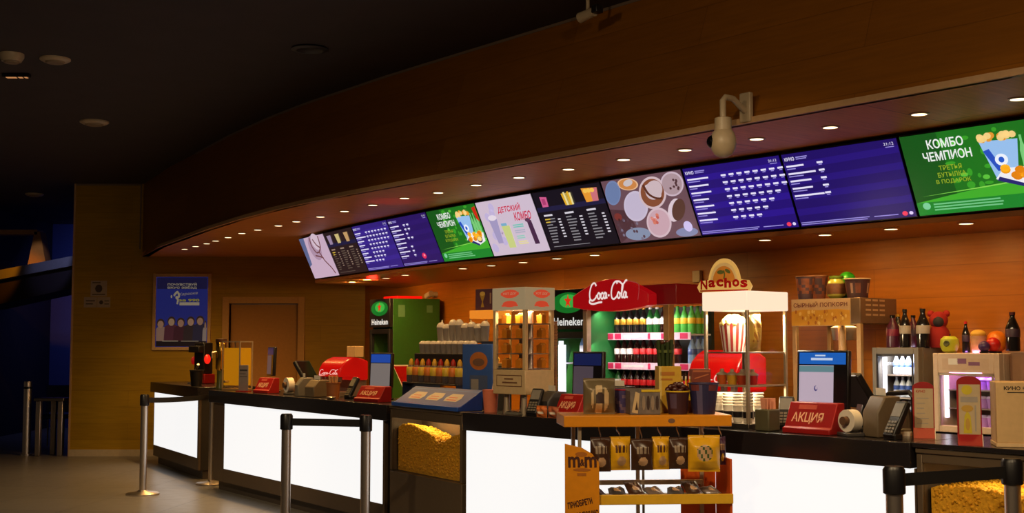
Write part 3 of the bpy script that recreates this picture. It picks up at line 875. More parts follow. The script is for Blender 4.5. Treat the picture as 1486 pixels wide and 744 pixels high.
for k, (u, v, sh, sk) in enumerate(((0.145, 0.30, (190, 150, 130), (206, 160, 130)), (0.33, 0.33, (110, 56, 70), (214, 176, 140)), (0.49, 0.315, (90, 44, 56), (206, 156, 130)), (0.66, 0.33, (70, 52, 54), (216, 170, 140)), (0.82, 0.34, (60, 54, 80), (206, 160, 130)), (0.91, 0.28, (190, 170, 160), (200, 156, 130)))):
    wd = 0.13 if k not in (5,) else 0.05; v += 0.04
    F.poly([(u - wd if u - wd > 0.07 else 0.07, 0.12), (min(u + wd, 0.93), 0.12), (min(u + wd * 0.9, 0.93), v - 0.06), (u + 0.03, v - 0.025), (u - 0.03, v - 0.025), (max(u - wd * 0.9, 0.07), v - 0.06)], PM(sh), 3 + k)
    F.ell(u, v + 0.010, 0.068 if wd > 0.06 else 0.02, 0.060, PM((80, 56, 44)), 9 + k); F.ell(u, v - 0.004, 0.052 if wd > 0.06 else 0.015, 0.048, PM(sk), 15 + k)
F.rect(0.18, 0.115, 0.45, 0.125, cr, 22); F.rect(0.50, 0.115, 0.80, 0.122, cr, 22)
mb.build('print', pm_, po, fix=False)
M_PAPER = mat('notice paper', (170, 150, 130), 0.7)
M_INK = mat('notice ink', (70, 56, 50), 0.7)
def notice(x0, y0, x1, y1, lab, figs):
    a, b = at_y(x0, y0, WY), at_y(x1, y1, WY)
    w, h = b.x - a.x, a.z - b.z
    t = thing('wall_notice', lab, 'sign', (a.x, WY - 0.004, b.z), 0, 'paper notices on the end wall')
    MB().box(0, w, 0, 0.004, 0, h).build('sheet', M_PAPER, t)
    m_ = MB(); F = Flat(m_, (0, -0.0004, 0), (w, 0, 0), (0, 0, h), (0, -1, 0))
    figs(F); m_.build('printing', [M_INK], t, fix=False)
notice(132, 407, 155, 430, 'upper paper notice with a round symbol on the end wall', lambda F: (F.ell(0.5, 0.5, 0.22, 0.25, 0), F.rect(0.1, 0.84, 0.6, 0.9, 0), F.rect(0.1, 0.1, 0.9, 0.16, 0)))
notice(122, 431, 140.5, 446, 'lower left paper notice under the round symbol notice', lambda F: (F.rect(0.15, 0.6, 0.85, 0.7, 0), F.rect(0.15, 0.3, 0.7, 0.4, 0)))
notice(141.5, 431, 160, 446, 'lower right paper notice under the round symbol notice', lambda F: (F.ell(0.3, 0.5, 0.15, 0.2, 0), F.rect(0.55, 0.3, 0.9, 0.38, 0), F.rect(0.55, 0.6, 0.9, 0.68, 0)))

# ---------------------------------------------------------------- ceiling fittings, cameras
M_WHITE = mat('off white plastic', (190, 170, 140), 0.4)
M_DARKP = mat('dark plastic', (26, 22, 24), 0.4)
def puck(name, lab, x, y, r, h, cat='ceiling light', cone=0.8):
    p = at_z(x, y, CEIL)
    t = thing(name, lab, cat, p)
    MB().lathe([(r, 0), (r, -h * 0.45), (r * cone, -h)], n=32).build('housing', M_WHITE, t)
    MB().lathe([(r * cone * 0.8, -h), (r * cone * 0.7, -h - 0.012)], n=32).build('cover', mat('frosted cover', (150, 130, 105), 0.5), t)
    return t
puck('smoke_detector', 'white smoke detector on the dark ceiling near the top left corner', 17, 78, 0.09, 0.06, 'detector')
puck('ceiling_lamp', 'pale round ceiling lamp right of the smoke detector', 80, 85, 0.115, 0.025)
puck('ceiling_lamp', 'pale round ceiling lamp alone on the dark ceiling, lowest of the large ones', 137, 176, 0.14, 0.03)
puck('ceiling_lamp', 'faint round ceiling lamp far left above the portal', 50, 281, 0.13, 0.03)
p = at_z(24, 107, CEIL)
t = thing('track_light', 'small lit bar lamp on the ceiling under the smoke detector', 'ceiling light', p)
MB().box(-0.11, 0.11, -0.03, 0.03, -0.03, 0).build('housing', M_DARKP, t, 0.004)
MB().box(-0.08, 0.0, -0.02, 0.02, -0.034, -0.03).box(0.02, 0.05, -0.02, 0.02, -0.034, -0.03).box(0.07, 0.09, -0.02, 0.02, -0.034, -0.03).build('lens', em((190, 130, 80), 0.9), t)
p = at_z(450, 70, CEIL)
t = thing('ceiling_vent', 'black round vent on the dark ceiling', 'vent', p)
MB().lathe([(0.13, 0), (0.14, -0.012), (0.10, -0.02), (0.08, -0.008), (0.0, -0.008)], n=32, caps=False).build('ring', mat('black vent', (10, 9, 10), 0.5), t)

# dome camera on a swan neck, fixed to the fascia
pf = at_y(1050, 150, 6.50)
i_ = min(range(len(FB)), key=lambda k: (FB[k] - Vector((pf.x, pf.y, SOF))).length)
nn = FN[i_]; rzc = atan2(nn.y, nn.x) - pi / 2
kk = (FB[i_] + nn * 0.05 - Vector((pf.x, pf.y, SOF))).dot(nn)
pf = pf + nn * (kk - 0.055)
dc = thing('security_camera', 'white dome camera hanging from a curved bracket on the wooden fascia', 'camera', pf, rzc)
MB().cbox((0, -0.012, 0), (0.075, 0.03, 0.16), rz=0).build('wall_plate', M_WHITE, dc, 0.006)
D_ = 0.20
MB().tube([(0, -0.02, -0.02), (0, -0.06, 0.0), (0, -0.12, 0.035), (0, -D_ + 0.02, 0.035), (0, -D_, 0.015), (0, -D_, -0.09)], 0.017, 12, 0, (1, 0, 0)).build('bracket_arm', M_WHITE, dc)
MB().lathe([(0.03, -0.075), (0.044, -0.08), (0.046, -0.145), (0.056, -0.155), (0.067, -0.185), (0.069, -0.215), (0.064, -0.245), (0.048, -0.272), (0.024, -0.288), (0, -0.291)], (0, -D_, 0), 32).build('dome', M_WHITE, dc)
MB().ball((-0.036, -D_ - 0.036, -0.205), 0.037, 20).build('lens', mat('black lens glass', (8, 6, 8), 0.08), dc)
p = at_y(853, 24, 7.72)
fc = thing('fascia_camera', 'small pale camera at the top edge of the wooden fascia', 'camera', (p.x, p.y, CEIL), RS.rz)
MB().cyl((0, 0, 0), (0, 0, -0.10), 0.012, n=12).build('stem', M_WHITE, fc)
MB().cyl((-0.07, 0, -0.125), (0.06, 0, -0.11), 0.035, 0.03, 20).build('body', M_WHITE, fc)
MB().cbox((0.085, 0, -0.10), (0.05, 0.06, 0.05)).build('mount', M_DARKP, fc, 0.005)
# small devices on the back wall
def on_wall(x, y):
    r = ray(x, y)
    best = None
    for i in range(len(BW) - 1):
        a, b = Vector(BW[i]), Vector(BW[i + 1]); d = b - a; nrm = Vector((-d.y, d.x)).normalized()
        k = a.dot(nrm) / (r.x * nrm.x + r.y * nrm.y)
        p = Vector((r.x * k, r.y * k)); s_ = (p - a).dot(d) / d.length_squared
        if 0 <= s_ <= 1 and (best is None or k < best[0]): best = (k, nrm, atan2(d.y, d.x))
    k, nrm, rz = best
    return Vector((r.x * k, r.y * k, EYE + r.z * k)), nrm, rz
p, nrm, rz = on_wall(634, 427)
t = thing('wall_camera', 'small grey camera on the wooden wall right of the green fridge', 'camera', p, rz)
MB().cyl((0, 0, 0), (0, -0.05, 0), 0.03, n=16).build('base', M_WHITE, t)
MB().cyl((0.03, -0.08, 0.01), (-0.07, -0.10, -0.02), 0.032, n=16).build('body', M_WHITE, t)
p, nrm, rz = on_wall(1014, 401)
t = thing('junction_box', 'small beige box on the wooden wall right of the red cola header', 'box', p, rz)
MB().box(-0.045, 0.045, -0.03, 0, -0.045, 0.045).build('body', M_WHITE, t, 0.005)
# ---------------------------------------------------------------- shared materials
M_RED = mat('glossy red', (170, 16, 18), 0.25)
M_REDLIT = mat('lit red header', (176, 10, 16), 0.3, emit=0.55, emit_col=(190, 10, 18))
M_GREEN = mat('fridge green', (44, 92, 34), 0.35)
M_BLACK = mat('black plastic', (22, 19, 21), 0.35)
M_GREY = mat('grey plastic', (112, 104, 92), 0.5)
M_DGREY = mat('dark grey plastic', (58, 54, 54), 0.5)
M_CREAM = mat('cream enamel', (206, 176, 132), 0.4)
M_TANM = mat('tan metal', (178, 140, 92), 0.4, 0.3)
M_ALU = mat('pale aluminium', (196, 176, 150), 0.35, 0.6)
M_WHT = mat('white card', (226, 216, 200), 0.6)
M_CHROME = mat('polished steel', (214, 200, 186), 0.36, 1.0, vary=0.03)
M_LED = mat('white fridge tube', (255, 255, 255), 0.4, emit=1.6, emit_col=(244, 240, 255))
M_INNER = mat('white fridge liner', (200, 200, 206), 0.5)
M_COLA = mat('cola liquid', (34, 12, 10), 0.12)
M_LABR = mat('red bottle label', (196, 22, 30), 0.4)
M_LABW = mat('white label', (222, 214, 214), 0.5)
M_GRNL = mat('green label', (70, 168, 60), 0.4)
M_YELL = mat('yellow label', (222, 186, 40), 0.45)
M_WATER = mat('pale blue bottle', (120, 150, 190), 0.15)
M_BLUEL = mat('blue bottle', (60, 84, 140), 0.2)
M_DARKB = mat('dark bottle glass', (26, 22, 22), 0.12)
M_GOLD = mat('gold foil', (200, 150, 50), 0.3, 0.6)
M_GRNB = mat('green bottle glass', (30, 84, 36), 0.12)

def bottle(name, lab, h, r, body, label, cap, loc, rz=0, grp=None):
    t = thing(name, lab, 'bottle', loc, rz, grp)
    MB().lathe([(r * 0.86, 0), (r, 0.02 * h), (r, 0.3 * h), (r * 0.93, 0.38 * h), (r, 0.48 * h), (r * 0.98, 0.6 * h), (r * 0.6, 0.76 * h), (r * 0.36, 0.86 * h), (r * 0.36, 0.94 * h)], n=16).build('body', body, t)
    MB().lathe([(r * 1.015, 0.36 * h), (r * 1.02, 0.37 * h), (r * 1.02, 0.56 * h), (r * 1.0, 0.57 * h)], n=16, caps=False).build('wrapper', label, t)
    MB().lathe([(r * 0.42, 0.92 * h), (r * 0.42, h), (0, h)], n=12, caps=False).build('cap', cap, t)
    return t

# ---------------------------------------------------------------- tall green drinks fridge, far
def green_fridge(x, d, run, lab, front_z, w=0.6, dp=0.62, H_=2.0, rz=None, loc=None, lit=True):
    loc = run.at(x, d) if loc is None else loc
    t = thing('drinks_fridge', lab, 'fridge', loc, run.rz if rz is None else rz)
    # open carcass: the door glass shows the inside; origin at the front right corner on the floor
    b = MB().box(-w, -w + 0.03, 0.04, dp, 0.12, H_ - 0.30).box(-0.03, 0, 0.04, dp, 0.12, H_).box(-w, -0.03, dp - 0.03, dp, 0.12, H_)
    b.box(-w, -w + 0.03, 0.04, dp, H_ - 0.30, H_).box(-w + 0.03, -0.03, 0.04, dp - 0.03, H_ - 0.30, H_).box(-w, 0, 0.04, dp, 0.0, 0.12)
    b.build('body', M_GREEN, t, 0.004)
    MB().box(-w, 0, 0.0, 0.04, H_ - 0.31, H_).build('header', M_BLACK, t, 0.004)
    m_ = MB(); F = Flat(m_, (-w, -0.0005, H_ - 0.31), (w, 0, 0), (0, 0, 0.31), (0, -1, 0))
    F.ell(0.5, 0.66, 0.42, 0.26, 0, 1, 32); F.ell(0.52, 0.70, 0.24, 0.17, 1, 2, 32)
    pts = []
    for k in range(10):
        a = pi / 2 + k * pi / 5; r_ = (0.19 if k % 2 == 0 else 0.075)
        pts.append((0.5 + r_ * 0.55 * cos(a), 0.70 + r_ * sin(a)))
    F.poly(pts, 2, 3)
    F.text('Heineken', 0.52, 0.19, 0.80, 0.20, 3, 3, 0.02)
    m_.build('header_print', [mat('lit green', (20, 120, 40), 0.3, emit=0.7), mat('lit pale green', (60, 180, 70), 0.3, emit=0.8), mat('lit red star', (220, 50, 20), 0.3, emit=0.9), mat('lit white lettering', (235, 235, 230), 0.3, emit=0.8)], t, fix=False)
    dr = MB().box(-w, -w + 0.05, 0, 0.04, 0.14, H_ - 0.33).box(-0.05, 0, 0, 0.04, 0.14, H_ - 0.33).box(-w + 0.05, -0.05, 0, 0.04, 0.14, 0.2).box(-w + 0.05, -0.05, 0, 0.04, H_ - 0.38, H_ - 0.33)
    door = dr.build('door', M_BLACK, t, 0.003)
    MB().box(-w + 0.05, -0.05, 0.018, 0.022, 0.2, H_ - 0.38).build('glass', M_GLASS, door)
    MB().tube([(-0.08, 0, 0.9), (-0.08, -0.035, 0.93), (-0.08, -0.035, 1.3), (-0.08, 0, 1.33)], 0.009, 8).build('handle', M_CHROME, door)
    sh = MB()
    for z in (0.45, 0.75, 1.05, 1.35): sh.box(-w + 0.035, -0.035, 0.08, dp - 0.04, z, z + 0.012)
    sh.build('shelves', M_INNER, t)
    if lit:
        MB().box(-w + 0.055, -w + 0.085, 0.05, 0.075, 0.3, H_ - 0.40).build('light_tube', M_LED, t)
    return t, loc
fz = R1.rz
loc = at_y(565, 520, 13.35); loc.z = 0
g, gl = green_fridge(0, 0, R2, 'tall green fridge at the far end with red glow on its top', 2.0, 0.55, 0.60, 2.0, rz=atan2(-0.87, 0.49), loc=loc, lit=False)
MB().box(-0.40, -0.03, 0.1, 0.4, 2.0, 2.03).build('glowing_strip', mat('red glow', (255, 20, 10), 0.4, emit=0.9, emit_col=(255, 16, 8)), g, 0.004)
for pts_, mm_, l_ in (([(0.01, 1.27), (0.17, 1.27), (0.17, 1.10), (0.12, 1.06)], M_RED, 2), ([(-0.0, 1.285), (0.18, 1.285), (0.18, 1.04), (0.12, 1.03)], M_WHT, 1),
                      ([(0.06, 1.80), (0.14, 1.80), (0.14, 1.93), (0.06, 1.93)], mat('pale green sticker', (90, 130, 90), 0.5), 1), ([(0.40, 1.85), (0.47, 1.85), (0.47, 1.93), (0.40, 1.93)], mat('pale green sticker', (90, 130, 90), 0.5), 1)):
    m_ = MB(); F = Flat(m_, (0.001, 0.04, 0), (0, 1, 0), (0, 0, 1), (1, 0, 0)); F.poly(pts_, 0, l_)
    m_.build('sticker', mm_, g, fix=False)
gdir = Vector((cos(g.rotation_euler.z), sin(g.rotation_euler.z)))
def local(root, v): return Matrix.Translation(root.location) @ Matrix.Rotation(root.rotation_euler.z, 4, 'Z') @ Vector(v)
proto_w = bottle('bottle', 'pale bottle inside the far green fridge, first from the left on its lower shelf', 0.23, 0.033, M_WATER, M_LABW, M_GRNL, local(g, (-0.36, 0.2, 1.064)), 0, 'bottles in the far green fridge')
for k in range(4):
    for q, z in enumerate((1.064, 1.364)):
        if k or q:
            dup(proto_w, local(g, (-0.36 + 0.085 * k, 0.2, z)), 0, 'pale bottle inside the far green fridge, %s from the left on its %s shelf' % (ORD[k], ('lower', 'upper')[q]))
# red glow thrown on the soffit
light('red_soffit_spot', 'SPOT', local(g, (-0.25, -0.1, 2.06)), 4, (1, 0.02, 0.01), target=(-1.15, 11.9, 2.19), spot_size=1.1, spot_blend=0.8, shadow_soft_size=0.05)

light('red_soffit_spot', 'SPOT', tuple(R2.at(498, 0.18, 1.46)), 16, (1, 0.02, 0.01), target=tuple(at_z(572, 292, 2.7)), spot_size=0.42, spot_blend=0.9, shadow_soft_size=0.03)  # added red spot without a fitting, reddens the upper soffit
# second green fridge with the white lit tube
g2, _ = green_fridge(853, 1.10, RS, 'green drinks fridge with bright white tube, left of the red cola cooler', 2.0, 0.44, 0.55, 1.93)
MB().box(-0.385, -0.30, 0.046, 0.05, 0.3, 1.5).build('light_tube', M_LED, g2)
light('fridge_tube', 'AREA', local(g2, (-0.28, 0.12, 1.3)), 1.5, (0.95, 0.95, 1.0), target=local(g2, (-0.15, 0.5, 1.2)), size=0.3)
for k in range(4):
    dup(proto_w, local(g2, (-0.31 + 0.075 * k, 0.25, 1.364)), 0, 'pale bottle in the white lit green fridge, %s from the left' % ORD[k], 'bottles in the white lit fridge')

# ---------------------------------------------------------------- open cola cooler
cw, cd, ch = 0.88, 0.48, 1.78
cl = RS.at(971, 1.02)
cc = thing('drinks_cooler', 'open drinks cooler with curved red header and white script', 'cooler', cl, RS.rz)
MB().box(-cw, 0, 0.02, cd, 0.0, 0.95).build('base_cabinet', mat('cooler base', (52, 20, 18), 0.35), cc, 0.006)
MB().box(-cw, 0, cd - 0.03, cd, 0.95, ch).build('back_panel', mat('cooler back', (30, 44, 36), 0.4), cc)
MB().box(-cw, -cw + 0.03, 0.045, cd - 0.03, 0.95, ch).build('side_panel', mat('green side liner', (40, 110, 54), 0.4), cc)
MB().box(-cw, -cw + 0.045, 0.0, 0.045, 0.95, ch).build('post', M_ALU, cc, 0.003)
MB().box(-0.055, 0, 0.0, 0.055, 0.95, ch).build('post', M_TANM, cc, 0.003)
MB().box(-0.006, 0, 0.055, cd - 0.03, 0.95, ch).build('side_glass', M_GLASS, cc)
SHZ = (1.115, 1.345, 1.567)
ST_M = mat('pink price strip', (222, 186, 204), 0.4)
M_PINKR = mat('red price print', (200, 40, 90), 0.4)
for z in SHZ:
    shf = MB().box(-cw + 0.032, -0.008, 0.24, cd - 0.03, z, z + 0.012).build('shelf', M_INNER, cc)
    m_ = MB().box(-cw + 0.032, -0.008, 0.232, 0.24, z - 0.03, z + 0.022, 0)
    F = Flat(m_, (-cw + 0.032, 0.2315, z - 0.03), (cw - 0.04, 0, 0), (0, 0, 0.052), (0, -1, 0))
    for u0, u1 in ((0.0, 0.07), (0.09, 0.17), (0.5, 0.53), (0.66, 0.72), (0.74, 0.8), (0.88, 0.97)): F.rect(u0, 0.1, u1, 0.9, 1, 1)
    F.rect(0.2, 0.35, 0.45, 0.65, 2, 1)
    m_.build('price_strip', [ST_M, M_PINKR, M_LABW], shf, fix=False)
# header: lens-shaped front and side wing
hw = cw - 0.09
hd = MB()
n_ = 28
tp = [(-cw - 0.06 + hw * k / n_, 1.865 + 0.115 * sin(pi * min(1, k / n_))) for k in range(n_ + 1)]
bt = [(-cw - 0.06 + hw * k / n_, 1.78 - 0.035 * sin(pi * k / n_) + 0.0) for k in range(n_ + 1)]
out = bt + list(reversed(tp))
hd.prism(out, (0, -0.05, 0), (1, 0, 0), (0, 0, 1), (0, -1, 0), 0.09)
hd.build('header', M_REDLIT, cc, 0.008)
wing = MB().prism([(0.0, 1.785), (cd - 0.03, 1.80), (cd - 0.10, 1.93), (0.0, 1.93)], (0.03, 0.045, 0), (0, 1, 0), (0, 0, 1), (1, 0, 0), cw + 0.06)
wing.build('header_top', mat('deep red panel', (120, 8, 12), 0.3, emit=0.25, emit_col=(150, 8, 14)), cc, 0.006)
m_ = MB()
F = Flat(m_, (-cw + 0.115, -0.0515, 1.80), (0.044, 0, 0), (0, 0, 0.048), (0, -1, 0), 0.0008)
sc_ = [[(2.0, 3.0), (1.6, 3.5), (.9, 3.2), (.4, 2.0), (.5, .9), (1.1, .6), (1.8, 1.0), (2.1, 1.5)], [(.5, .9), (.35, .3), (1.2, .05), (2.6, .25), (3.4, .3)],
       [(2.85, 1.6), (2.6, 1.85), (2.3, 1.5), (2.35, 1.0), (2.65, .85), (2.9, 1.2), (2.85, 1.6), (3.1, 1.65)], [(3.65, 1.65), (3.45, 1.85), (3.15, 1.5), (3.15, 1.0), (3.45, .85), (3.8, 1.2)],
       [(4.3, 1.7), (4.05, 1.85), (3.8, 1.4), (3.9, .95), (4.2, 1.0), (4.4, 1.8), (4.4, 1.1), (4.65, .95)], [(4.75, 1.35), (5.15, 1.4)],
       [(7.0, 3.2), (6.7, 3.6), (6.0, 3.1), (5.6, 2.0), (5.7, 1.0), (6.2, .75), (6.8, 1.1), (7.0, 1.4)], [(6.7, 3.6), (7.5, 3.55), (8.3, 3.1), (9.0, 3.7), (9.3, 3.6)],
       [(7.55, 1.6), (7.3, 1.85), (7.05, 1.5), (7.1, 1.0), (7.4, .85), (7.65, 1.2), (7.55, 1.6), (7.8, 1.65)], [(7.9, 1.4), (8.2, 2.3), (8.35, 3.0), (8.15, 2.9), (8.0, 1.5), (8.1, .95), (8.4, 1.1)],
       [(8.95, 1.7), (8.7, 1.85), (8.45, 1.4), (8.55, .95), (8.85, 1.0), (9.05, 1.8), (9.05, 1.1), (9.4, .95)]]
for st in sc_: F.stroke([(a, b * 0.93) for a, b in st], 0.30, 0, 1)
m_.build('script_lettering', mat('lit white script', (246, 226, 222), 0.3, emit=0.85), cc, fix=False)
for (px, pz) in ((-0.14, 0), ):
    m_ = MB(); F = Flat(m_, (-0.25, -0.0515, 1.80), (1, 0, 0), (0, 0, 1), (0, -1, 0))
    F.stroke([(0.0, 0.02), (0.012, 0.1), (-0.005, 0.14), (-0.12, 0.165)], 0.006, 0, 1)
    m_.build('header_line', mat('pale red line', (214, 90, 90), 0.4, emit=0.4), cc, fix=False)
light('cooler_lamp', 'AREA', local(cc, (-cw / 2, 0.12, 1.745)), 3.2, (1.0, 0.93, 0.85), target=local(cc, (-cw / 2, 0.35, 1.2)), shape='RECTANGLE', size=0.8, size_y=0.06)
light('cooler_lamp', 'AREA', local(cc, (-cw / 2, 0.06, 1.50)), 1.6, (1.0, 0.9, 0.85), target=local(cc, (-cw / 2, 0.4, 1.1)), shape='RECTANGLE', size=0.8, size_y=0.04)
bot = {}
def cb(kind, lx, z, lab, ly=0.29, h=0.20, r=0.03):
    M = {'cola': (M_COLA, M_LABR, M_LABR), 'colaw': (M_COLA, M_LABW, M_DARKB), 'green': (M_GRNL, M_YELL, M_GRNL), 'dark': (M_DARKB, M_GOLD, M_GOLD), 'water': (M_WATER, M_BLUEL, M_BLUEL), 'glass': (M_GRNB, M_LABW, M_LABW), 'juice': (M_YELL, M_YELL, M_LABR)}[kind]
    p = local(cc, (lx, ly, z + 0.0125))
    if kind not in bot: bot[kind] = bottle('bottle', lab, 0.20, 0.030, M[0], M[1], M[2], p, 0, 'bottles in the open cola cooler')
    else: dup(bot[kind], p, random.uniform(0, 6), lab)
def row(z, shelf, seq, x0, step, ly=0.29):
    n = {}
    for k, kind in enumerate(seq):
        nm = {'cola': 'red labelled cola bottle', 'colaw': 'white labelled cola bottle', 'green': 'green and yellow bottle', 'dark': 'dark bottle with gold label', 'water': 'pale blue water bottle', 'glass': 'dark green bottle', 'juice': 'yellow juice bottle'}[kind]
        n[kind] = n.get(kind, 0)
        cb(kind, x0 + k * step, z, '%s, %s of its kind on the %s cooler shelf' % (nm, ORD[n[kind]], shelf), ly)
        n[kind] += 1
row(SHZ[2], 'top', ['dark', 'dark', 'dark', 'dark', 'dark', 'glass', 'glass', 'colaw', 'green', 'green', 'green'], -cw + 0.085, 0.068)
row(SHZ[1], 'middle', ['colaw', 'colaw', 'colaw', 'cola', 'cola', 'cola', 'cola', 'cola', 'cola', 'cola'], -cw + 0.085, 0.068)
row(SHZ[0], 'lower', ['glass', 'cola', 'cola', 'cola', 'cola', 'cola', 'cola', 'cola', 'cola', 'cola', 'cola'], -cw + 0.085, 0.068)
for z, shelf, seq in ((SHZ[2], 'top', ['green'] * 3), (SHZ[1], 'middle', ['water'] * 3), (SHZ[0], 'lower', ['juice', 'juice', 'water'])):
    for k, kind in enumerate(seq):
        nm = {'green': 'green and yellow bottle', 'water': 'pale blue water bottle', 'juice': 'yellow juice bottle'}[kind]
        cb(kind, -0.045, z, '%s, %s along the side glass on the %s cooler shelf' % (nm, ORD[k], shelf), 0.288 + 0.063 * k)

# ---------------------------------------------------------------- small glass-door fridges on the back counter
def mini_fridge(x0, x1, ztop, d, lab, body_m, tint, header=None, depth=0.44, shelves=(0.17, 0.31)):
    a = RS.at(x0, d, 1.0); b = RS.at(x1, d, 1.0)
    w = (b - a).length; h = ztop - 1.0
    t = thing('small_fridge', lab, 'fridge', a, RS.rz, 'small fridges on the back counter')
    k = 0.03
    s_ = MB().box(0, k, 0.05, depth, 0.0, h).box(w - k, w, 0.05, depth, 0.0, h).box(k, w - k, 0.05, depth, 0, k).box(k, w - k, 0.05, depth, h - k, h).box(k, w - k, depth - k, depth, k, h - k)
    s_.build('cabinet', body_m, t, 0.004)
    e0 = 0.032; et = 0.04 if header is None else 0.115
    dr = MB().box(0, e0, 0, 0.05, 0, h).box(w - e0, w, 0, 0.05, 0, h).box(e0, w - e0, 0, 0.05, 0, e0 * 1.2).box(e0, w - e0, 0, 0.05, h - et, h)
    door = dr.build('door', body_m, t, 0.004)
    MB().box(e0, w - e0, 0.022, 0.027, e0 * 1.2, h - et).build('glass', M_GLASS, door)
    g_ = MB().box(e0, e0 + 0.012, 0.0, 0.006, e0 * 1.2, h - et).box(w - e0 - 0.012, w - e0, 0.0, 0.006, e0 * 1.2, h - et).box(e0, w - e0, 0.0, 0.006, h - et - 0.012, h - et)
    g_.xform(Matrix.Translation((0, -0.005, 0))).build('gasket', M_BLACK if header is None else M_ALU, door)
    if header: header(Flat(MB(), (0, 0, 0), (1, 0, 0), (0, 0, 1), (0, -1, 0)), w, h, et, door)
    sh = MB()
    for z in shelves: sh.box(k, w - k, 0.07, depth - k, z, z + 0.008)
    sh.build('shelves', M_CHROME, t)
    lt = MB().box(k + 0.004, k + 0.02, 0.06, 0.085, 0.08, h - 0.06)
    lt.build('light_tube', M_LED, t)
    light('small_fridge_lamp', 'AREA', local(t, (w / 2, 0.075, h - 0.05)), 3.6, tint, target=local(t, (w / 2, 0.3, 0.12)), size=0.2)
    return t, w, h
f1, w1, h1 = mini_fridge(1265, 1332, 1.483, 1.22, 'small fridge of pale bottles, left of the cream fridge', M_GREY, (0.80, 0.85, 1.0))
M_MIL = mat('milky bottle', (206, 214, 222), 0.3)
b0 = None
for q, z in enumerate((0.032, 0.179, 0.319)):
    for k in range(5):
        lab = 'pale bottle in the small grey fridge, %s from the left on its %s shelf' % (ORD[k], ('bottom', 'middle', 'top')[q])
        p = local(f1, (0.075 + k * (w1 - 0.15) / 4, 0.15, z))
        if b0 is None: b0 = bottle('bottle', lab, 0.125, 0.0215, M_MIL, M_BLUEL, M_LABW, p, 0, 'bottles in the small grey fridge')
        else: dup(b0, p, 0, lab)
def hdr(F, w, h, et, door):
    F.o = Vector((0, -0.0006, h - et))
    F.rect(0.06, 0.02, w - 0.06, et - 0.03, 0, 1)
    F.rect(0.10, 0.05, 0.16, 0.085, 1, 2)
    F.rect(w * 0.38, 0.055, w * 0.52, 0.085, 2, 2); F.rect(w * 0.55, 0.045, w * 0.72, 0.066, 2, 2)
    F.mb.build('header_label', [mat('beige header', (200, 168, 138), 0.5), M_WHT, mat('mauve print', (130, 80, 110), 0.5)], door, fix=False)
M_CRM2 = mat('cream fridge enamel', (206, 178, 150), 0.4)
f2, w2, h2 = mini_fridge(1353, 1449, 1.452, 1.10, 'cream fridge with violet light, at the right edge behind the table signs', M_CRM2, (0.68, 0.30, 1.0), hdr, 0.44, (0.13, 0.235))
M_VIO = mat('clear violet pot', (190, 140, 220), 0.25)
pot = None
for q, z in enumerate((0.032, 0.139, 0.244)):
    for k in range(5):
        lab = 'clear pot lit violet in the cream fridge, %s from the left on its %s shelf' % (ORD[k], ('bottom', 'middle', 'top')[q])
        p = local(f2, (0.13 + k * (w2 - 0.21) / 4, 0.15, z))
        if pot is None:
            pot = thing('dessert_pot', lab, 'pot', p, 0, 'pots in the cream fridge')
            MB().lathe([(0.024, 0), (0.031, 0.05), (0.033, 0.052)], n=16).build('cup', M_VIO, pot)
            MB().lathe([(0.034, 0.052), (0.034, 0.057), (0.026, 0.068), (0.0, 0.07)], n=16).build('lid', mat('clear lid', (190, 170, 220), 0.2), pot)
        else: dup(pot, p, 0, lab)
bxp = RS.pt(3.435, 1.17, 1.0)
wb = thing('carton', 'brown cardboard carton at the right edge behind the white box', 'box', bxp, RS.rz)
m_ = MB().box(0, 0.36, 0, 0.36, 0, 0.456)
m_.build('carton_body', mat('brown cardboard', (150, 112, 84), 0.8), wb, 0.004)
m_ = MB().box(-0.003, 0.363, -0.003, 0.1, 0.456, 0.462); m_.build('flap', mat('pale cardboard edge', (176, 138, 106), 0.8), wb)
m_ = MB(); F = Flat(m_, (0, -0.0008, 0), (1, 0, 0), (0, 0, 1), (0, -1, 0)); F.ell(0.12, 0.22, 0.02, 0.028, 0); F.ell(0.12, 0.22, 0.01, 0.014, 1, 2); F.rect(0.0, 0.2, 0.012, 0.45, 1, 1)
m_.build('print', [M_BLACK, mat('brown print', (120, 84, 62), 0.8)], wb, fix=False)
